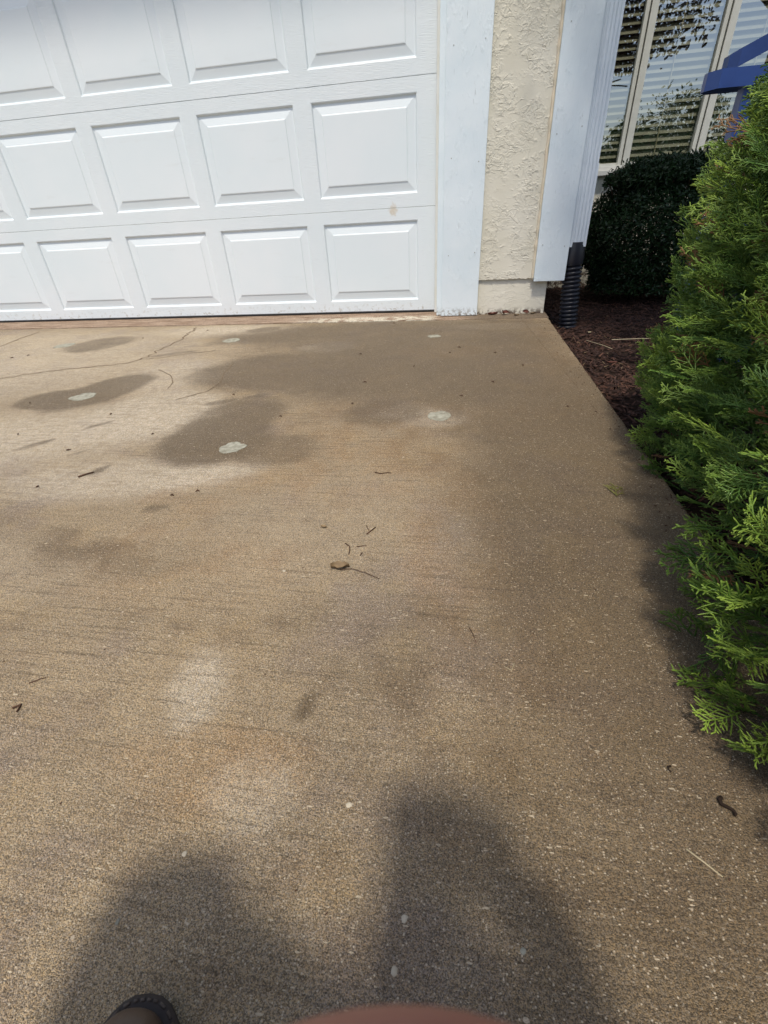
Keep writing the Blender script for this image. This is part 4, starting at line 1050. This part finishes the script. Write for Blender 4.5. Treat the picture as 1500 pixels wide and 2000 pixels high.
crumbs = [(-2.075, -1.006), (-2.02, -0.96), (-1.138, -1.924), (-0.887, -2.019), (-0.80, -2.22), (-0.38, -2.205), (-0.43, -2.23), (0.139, -0.994), (-0.149, -1.632), (0.305, -1.407), (0.513, -1.639), (0.18, -0.90), (0.0, -1.2), (-0.25, -1.0),
          (-0.6, -1.55), (-0.35, -1.75), (0.42, -1.2), (-0.95, -1.75), (-1.35, -1.65), (-0.7, -1.9), (-0.15, -1.4), (0.33, -1.0), (-1.6, -0.6), (-1.3, -0.42), (-0.2, -0.33), (0.2, -1.55)]
mb = MB(); r = random.Random(3)
for (x, y) in crumbs:
    a = r.uniform(0, 3); L = r.uniform(0.003, 0.007) * (1.6 if y > -1.5 else 1)
    mb.tube([(x, y, GZ + 0.0015), (x + L * math.cos(a), y + L * math.sin(a), GZ + 0.003), (x + L * 1.9 * math.cos(a + 0.5), y + L * 1.9 * math.sin(a + 0.5), GZ + 0.0012)], [0.0012, 0.0022, 0.0008], 5)
for k in range(120):
    x = 0.635 - r.random() ** 2 * 0.07; y = r.uniform(-2.6, -0.3); a = r.uniform(0, 3); L = r.uniform(0.002, 0.006)
    mb.tube([(x, y, GZ + 0.0012), (x + L * math.cos(a), y + L * math.sin(a), GZ + 0.002)], [0.0012, 0.0008], 4)
for k in range(260):
    x = r.uniform(-2.2, 0.62); y = r.uniform(-2.9, -0.3); a = r.uniform(0, 3); L = r.uniform(0.001, 0.003)
    mb.tube([(x, y, GZ + 0.0008), (x + L * math.cos(a), y + L * math.sin(a), GZ + 0.0014)], [0.0008, 0.0006], 4)
o = mb.build('dirt_crumbs', M['twig']); tag(o, 'scattered dark crumbs of soil and bark on the concrete driveway', 'crumbs', kind='stuff')
# in the bed
mz = MZ + 0.016
leaf_obj('pale_leaf', 0.835, -1.60, 0.062, 0.016, -35, M['pale'], 'long pale curled leaf on the dark mulch near the shrub', z=mz, curl=0.5)
leaf_obj('dead_leaf', 0.80, -1.70, 0.05, 0.018, -60, M['redleaf'], 'reddish brown dead leaf on the mulch beside the shrub', z=mz, curl=0.5)
leaf_obj('pale_leaf', 0.905, -1.13, 0.026, 0.011, 10, M['pale'], 'small whitish leaf flake in the middle of the mulch', z=mz, curl=0.3)
leaf_obj('dead_leaf', 0.86, -1.74, 0.045, 0.015, -20, M['pale'], 'pinkish dry leaf below the long pale leaf on the mulch', z=mz, curl=0.5)
leaf_obj('dead_leaf', 0.82, -0.92, 0.05, 0.014, 5, M['redleaf'], 'pinkish red leaf piece on the mulch beyond the slab edge', z=mz, curl=0.4)
leaf_obj('yellow_leaf', 0.85, -0.33, 0.020, 0.018, 40, M['straw'], 'small round yellow leaf beside the black drain pipe', z=mz, curl=0.3)
curve_twig('straw_stalk', [(0.92, -0.50), (1.05, -0.485), (1.16, -0.49)], 0.0022, M['straw'], 'long pale straw stalk on the mulch right of the drain pipe', 'straw', z=mz)
curve_twig('straw_stalk', [(0.80, -0.50), (0.86, -0.62), (0.88, -0.68)], 0.0014, M['straw'], 'short pale stalk on the mulch between pipe and long stalk', 'straw', z=mz)
curve_twig('straw_stalk', [(1.00, -1.05), (1.10, -1.03), (1.2, -1.05)], 0.0014, M['straw'], 'pale stalk on the mulch close to the shrub', 'straw', z=mz)
r = random.Random(12)
mb = MB()
for k in range(90):
    x = 0.66 + r.random() * 0.8; y = r.uniform(-1.9, 0.2); a = r.uniform(0, 3); L = r.uniform(0.006, 0.022)
    mb.tube([(x, y, mz), (x + L * math.cos(a), y + L * math.sin(a), mz + 0.004)], [0.0015, 0.0008], 4)
o = mb.build('mulch_litter', M['dry']); tag(o, 'pale shreds of wood scattered over the dark mulch', 'litter', kind='stuff')

# ------------------------------------------------------------------ the crouching photographer
def skin_body(name, nodes, edges, mat, parent=None, levels=2, root=0):
    me = bpy.data.meshes.new(name); me.from_pydata([n[0] for n in nodes], edges, []); me.materials.append(mat)
    o = bpy.data.objects.new(name, me); COL.objects.link(o)
    sk = o.modifiers.new('skin', 'SKIN'); sk.use_smooth_shade = True
    for i, nd in enumerate(nodes):
        r = nd[1]; me.skin_vertices[0].data[i].radius = (r, r) if not isinstance(r, tuple) else r
        me.skin_vertices[0].data[i].use_root = (i == root)
    ss = o.modifiers.new('sub', 'SUBSURF'); ss.levels = levels; ss.render_levels = levels
    if parent: o.parent = parent; o.location = -parent.location
    return o

def photographer():
    root = empty('person', (0.12, -3.25, GZ))
    tag(root, 'crouching person in brown boots holding a phone, only a boot toe and a fingertip showing', 'person')
    S = lambda a, b, t: tuple(np.array(a) * (1 - t) + np.array(b) * t)
    hip = (0.12, -3.50, 0.30); ch = (0.13, -3.44, 0.60); nk = (0.20, -3.38, 0.79); hd = (0.15, -3.31, 0.93)
    # camera-relative points for the hands
    def cp(x, y, z): return tuple(CAM + RX * x + RD * y + RF * z)
    N_ = []; E_ = []
    def nd(p, r, par=None):
        N_.append((p, r)); i = len(N_) - 1
        if par is not None: E_.append((par, i))
        return i
    h = nd(hip, 0.125); a = nd((0.125, -3.48, 0.45), 0.115, h); c = nd(ch, (0.135, 0.11), a); sh = nd((0.135, -3.40, 0.72), 0.085, c); n = nd(nk, 0.052, sh)
    jaw = nd((0.215, -3.355, 0.85), 0.060, n); head = nd((0.22, -3.375, 0.915), 0.080, jaw); nd((0.22, -3.385, 0.97), 0.058, head)
    # arms
    for s, wr in ((-1, cp(-0.05, 0.165, -0.05)), (1, cp(0.085, 0.085, -0.045))):
        s1 = nd((0.165 + s * 0.155, -3.42, 0.70), 0.052, sh); el = nd((0.36, -3.30, 0.44) if s > 0 else (0.020, -3.145, 0.48), 0.042, s1); w_ = nd(wr, 0.026, el)
        nd(cp(-0.035, 0.125, -0.030) if s < 0 else cp(0.055, 0.045, -0.032), (0.030, 0.016), w_)
    # left leg: boot on the ground, knee up; right leg kneeling
    k1 = nd((-0.038, -3.092, 0.455), 0.058, h); an1 = nd((-0.02, -3.27, 0.09), 0.038, k1)
    k2 = nd((0.30, -3.17, 0.055), 0.056, h); an2 = nd((0.28, -3.52, 0.05), 0.038, k2)
    body = skin_body('body', N_, E_, M['skin'], root)
    # jeans and shirt follow the limbs, a little thicker
    J = [(hip, 0.142), ((0.05, -3.35, 0.36), 0.095), ((-0.038, -3.092, 0.455), 0.072), ((-0.03, -3.18, 0.25), 0.06), ((-0.02, -3.262, 0.11), 0.054),
         ((0.22, -3.33, 0.17), 0.092), ((0.30, -3.17, 0.058), 0.066), ((0.29, -3.34, 0.055), 0.058), ((0.28, -3.49, 0.05), 0.052), ((0.125, -3.49, 0.38), 0.135)]
    skin_body('jeans', J, [(0, 1), (1, 2), (2, 3), (3, 4), (0, 5), (5, 6), (6, 7), (7, 8), (0, 9)], M['jeans'], root)
    Sh = [((0.125, -3.49, 0.36), 0.145), ((0.125, -3.48, 0.47), 0.135), (ch, (0.155, 0.13)), ((0.135, -3.40, 0.715), 0.10), (nk, 0.055)]
    Ed = [(0, 1), (1, 2), (2, 3), (3, 4)]
    for s in (-1, 1):
        b = len(Sh); Sh += [((0.165 + s * 0.155, -3.42, 0.705), 0.066), ((0.343, -3.36, 0.56) if s > 0 else (0.02, -3.30, 0.60), 0.056), ((0.36, -3.30, 0.45) if s > 0 else (0.020, -3.15, 0.483), 0.054)]; Ed += [(3, b), (b, b + 1), (b + 1, b + 2)]
    skin_body('shirt', Sh, Ed, M['shirt'], root)
    # hair cap
    bm = bmesh.new(); bmesh.ops.create_icosphere(bm, subdivisions=4, radius=1)
    for v in bm.verts:
        k = 1 + 0.06 * mnoise.noise(v.co * 6); v.co = Vector((0.22 + v.co.x * 0.090 * k, -3.398 + v.co.y * 0.096 * k, 0.945 + v.co.z * 0.085 * k))
    mb = MB(); mb.bm(bm); o = mb.build('hair', M['hair'], None, True); o.parent = root; o.location = -root.location
    # fingers: four curl over the phone's back from the right hand, one fingertip dips below the lens
    def finger(pts, rr):
        return skin_body('finger', [(cp(*p), r) for p, r in zip(pts, rr)], [(i, i + 1) for i in range(len(pts) - 1)], M['skin'], root, 2)
    # right hand wraps the phone's long side, left hand supports it from below
    for k in range(4):
        y0 = 0.014 + k * 0.021
        finger([(0.058, y0, -0.036), (0.050, y0 - 0.003, -0.016), (0.032, y0 - 0.005, -0.003), (0.004 + 0.003 * k, y0 - 0.004, -0.0025)], [0.0100, 0.0095, 0.0085, 0.0070])
    finger([(0.058, 0.030, -0.038), (0.040, 0.010, -0.032), (0.018, 0.000, -0.026)], [0.012, 0.0105, 0.0085])
    for k in range(3):
        x0 = -0.058 + k * 0.020
        finger([(x0, 0.135, -0.036), (x0, 0.142, -0.016), (x0 + 0.002, 0.128, -0.003), (x0 + 0.003, 0.102, -0.0025)], [0.0100, 0.0095, 0.0085, 0.0070])
    finger([(-0.030, 0.125, -0.036), (-0.045, 0.100, -0.032), (-0.040, 0.075, -0.026)], [0.012, 0.0105, 0.0085])
    finger([(-0.010, 0.105, -0.020), (-0.014, 0.078, 0.006), (-0.0165, 0.0480, 0.0200), (-0.0095, 0.0402, 0.0240), (-0.001, 0.0384, 0.0250), (0.007, 0.0391, 0.0248), (0.014, 0.0414, 0.0240)], [0.0095, 0.009, 0.0088, 0.0087, 0.0086, 0.0085, 0.0075])
    # boots
    def boot(cx, cy, ang, toe_on_ground=True, flip=1):
        L, W = 0.275, 0.096
        def outline(scale=1.0, grow=0.0):
            pts = []
            for k in range(48):
                a = 2 * math.pi * k / 48; u = math.cos(a); v = math.sin(a)
                y = u * L / 2; wd = W / 2 * (1.0 if u > 0 else (0.80 + 0.2 * (1 + u))) * (1 - 0.12 * math.exp(-((u + 0.15) / 0.25) ** 2))
                x = np.sign(v) * abs(v) ** 0.78 * wd + flip * 0.008 * (u > 0) * u
                pts.append((x * scale + np.sign(x) * grow * abs(v), y * scale + grow * u))
            return pts
        ca, sa = math.cos(ang), math.sin(ang)
        def place(x, y, z): return (cx + x * ca - y * sa, cy + x * sa + y * ca, GZ + z)
        br = empty('boot', (cx, cy, GZ)); br.parent = root; br.location = Vector((cx, cy, GZ)) - root.location
        def bp(mb, name, mat, smooth=True):
            o = mb.build(name, mat, None, smooth); o.parent = br; o.location = -Vector((cx, cy, GZ)); return o
        # sole + welt
        mb = MB(); V = []; levels = [(0.0, -0.001), (0.002, 0.001), (0.016, 0.002), (0.020, 0.004), (0.0235, 0.004), (0.025, 0.001), (0.025, -0.012)]
        n = 48
        for z, g in levels: V += [place(x, y, z + 0.003 * max(0, (y / L)) ** 2) for x, y in outline(1, g)]
        F = []
        for l in range(len(levels) - 1):
            F += [(l * n + k, l * n + (k + 1) % n, (l + 1) * n + (k + 1) % n, (l + 1) * n + k) for k in range(n)]
        F.append(tuple(range(n - 1, -1, -1))); mb.add(V, F); bp(mb, 'sole', M['sole'])
        # stitches
        mb = MB(); o1 = outline(1, 0.0005)
        o1 = [Vector((x, y)) for x, y in o1]
        for k in range(48):
            a, b = o1[k], o1[(k + 1) % 48]
            ns = max(1, int((b - a).length / 0.0045))
            for q in range(ns):
                p = a.lerp(b, (q + 0.2) / ns); r_ = a.lerp(b, (q + 0.8) / ns)
                if p.y > -0.02: mb.tube([place(p.x, p.y, 0.0262), place(r_.x, r_.y, 0.0262)], [0.0011, 0.0011], 5)
        bp(mb, 'welt_stitching', M['thread'])
        # upper
        mb = MB(); V = []; rows = [(0.024, 0.0, 1.0), (0.036, 0.001, 1.0), (0.048, -0.003, 0.97), (0.060, -0.010, 0.90), (0.068, -0.020, 0.78), (0.073, -0.03, 0.55), (0.075, -0.035, 0.2)]
        pro = []
        for z, g, sc in rows:
            ring = []
            for x, y in outline(1, g - 0.005):
                t = (y / L + 0.5)            # 0 heel, 1 toe
                zz = z
                if t < 0.62: zz = z + (z - 0.024) * (0.62 - t) * 1.7
                yy = y if sc > 0.96 else y * sc + (1 - sc) * 0.0
                ring.append(place(x * sc, yy, zz))
            V += ring
        F = []
        for l in range(len(rows) - 1):
            F += [(l * n + k, l * n + (k + 1) % n, (l + 1) * n + (k + 1) % n, (l + 1) * n + k) for k in range(n)]
        F.append(tuple((len(rows) - 1) * n + k for k in range(n)))
        mb.add(V, F); o = bp(mb, 'upper', M['boot'])
        ss = o.modifiers.new('s', 'SUBSURF'); ss.levels = 1; ss.render_levels = 2
        # shaft
        mb = MB(); mb.tube([place(0, -0.055, 0.05), place(0, -0.065, 0.10), place(0, -0.07, 0.15), place(0, -0.072, 0.17)], [0.05, 0.046, 0.05, 0.052], 24, cap=False)
        bp(mb, 'shaft', M['boot'])
    boot(0.020, -3.094, rad(8), True, -1)
    boot(0.285, -3.60, rad(4), True, 1)
    # phone
    mb = MB(); bm = bmesh.new(); bmesh.ops.create_cube(bm, size=1)
    for v in bm.verts: v.co = Vector((v.co.x * 0.076, v.co.y * 0.150, v.co.z * 0.008))
    bmesh.ops.bevel(bm, geom=list(bm.edges), offset=0.003, segments=3, affect='EDGES')
    for v in bm.verts:
        p = v.co.copy(); v.co = Vector(cp(p.x - 0.022, p.y + 0.058, p.z - 0.0125))
    mb.bm(bm); ph = mb.build('smartphone', M['phone'], None, True); tag(ph, 'black phone held in both hands in front of the crouching person', 'phone')
photographer()
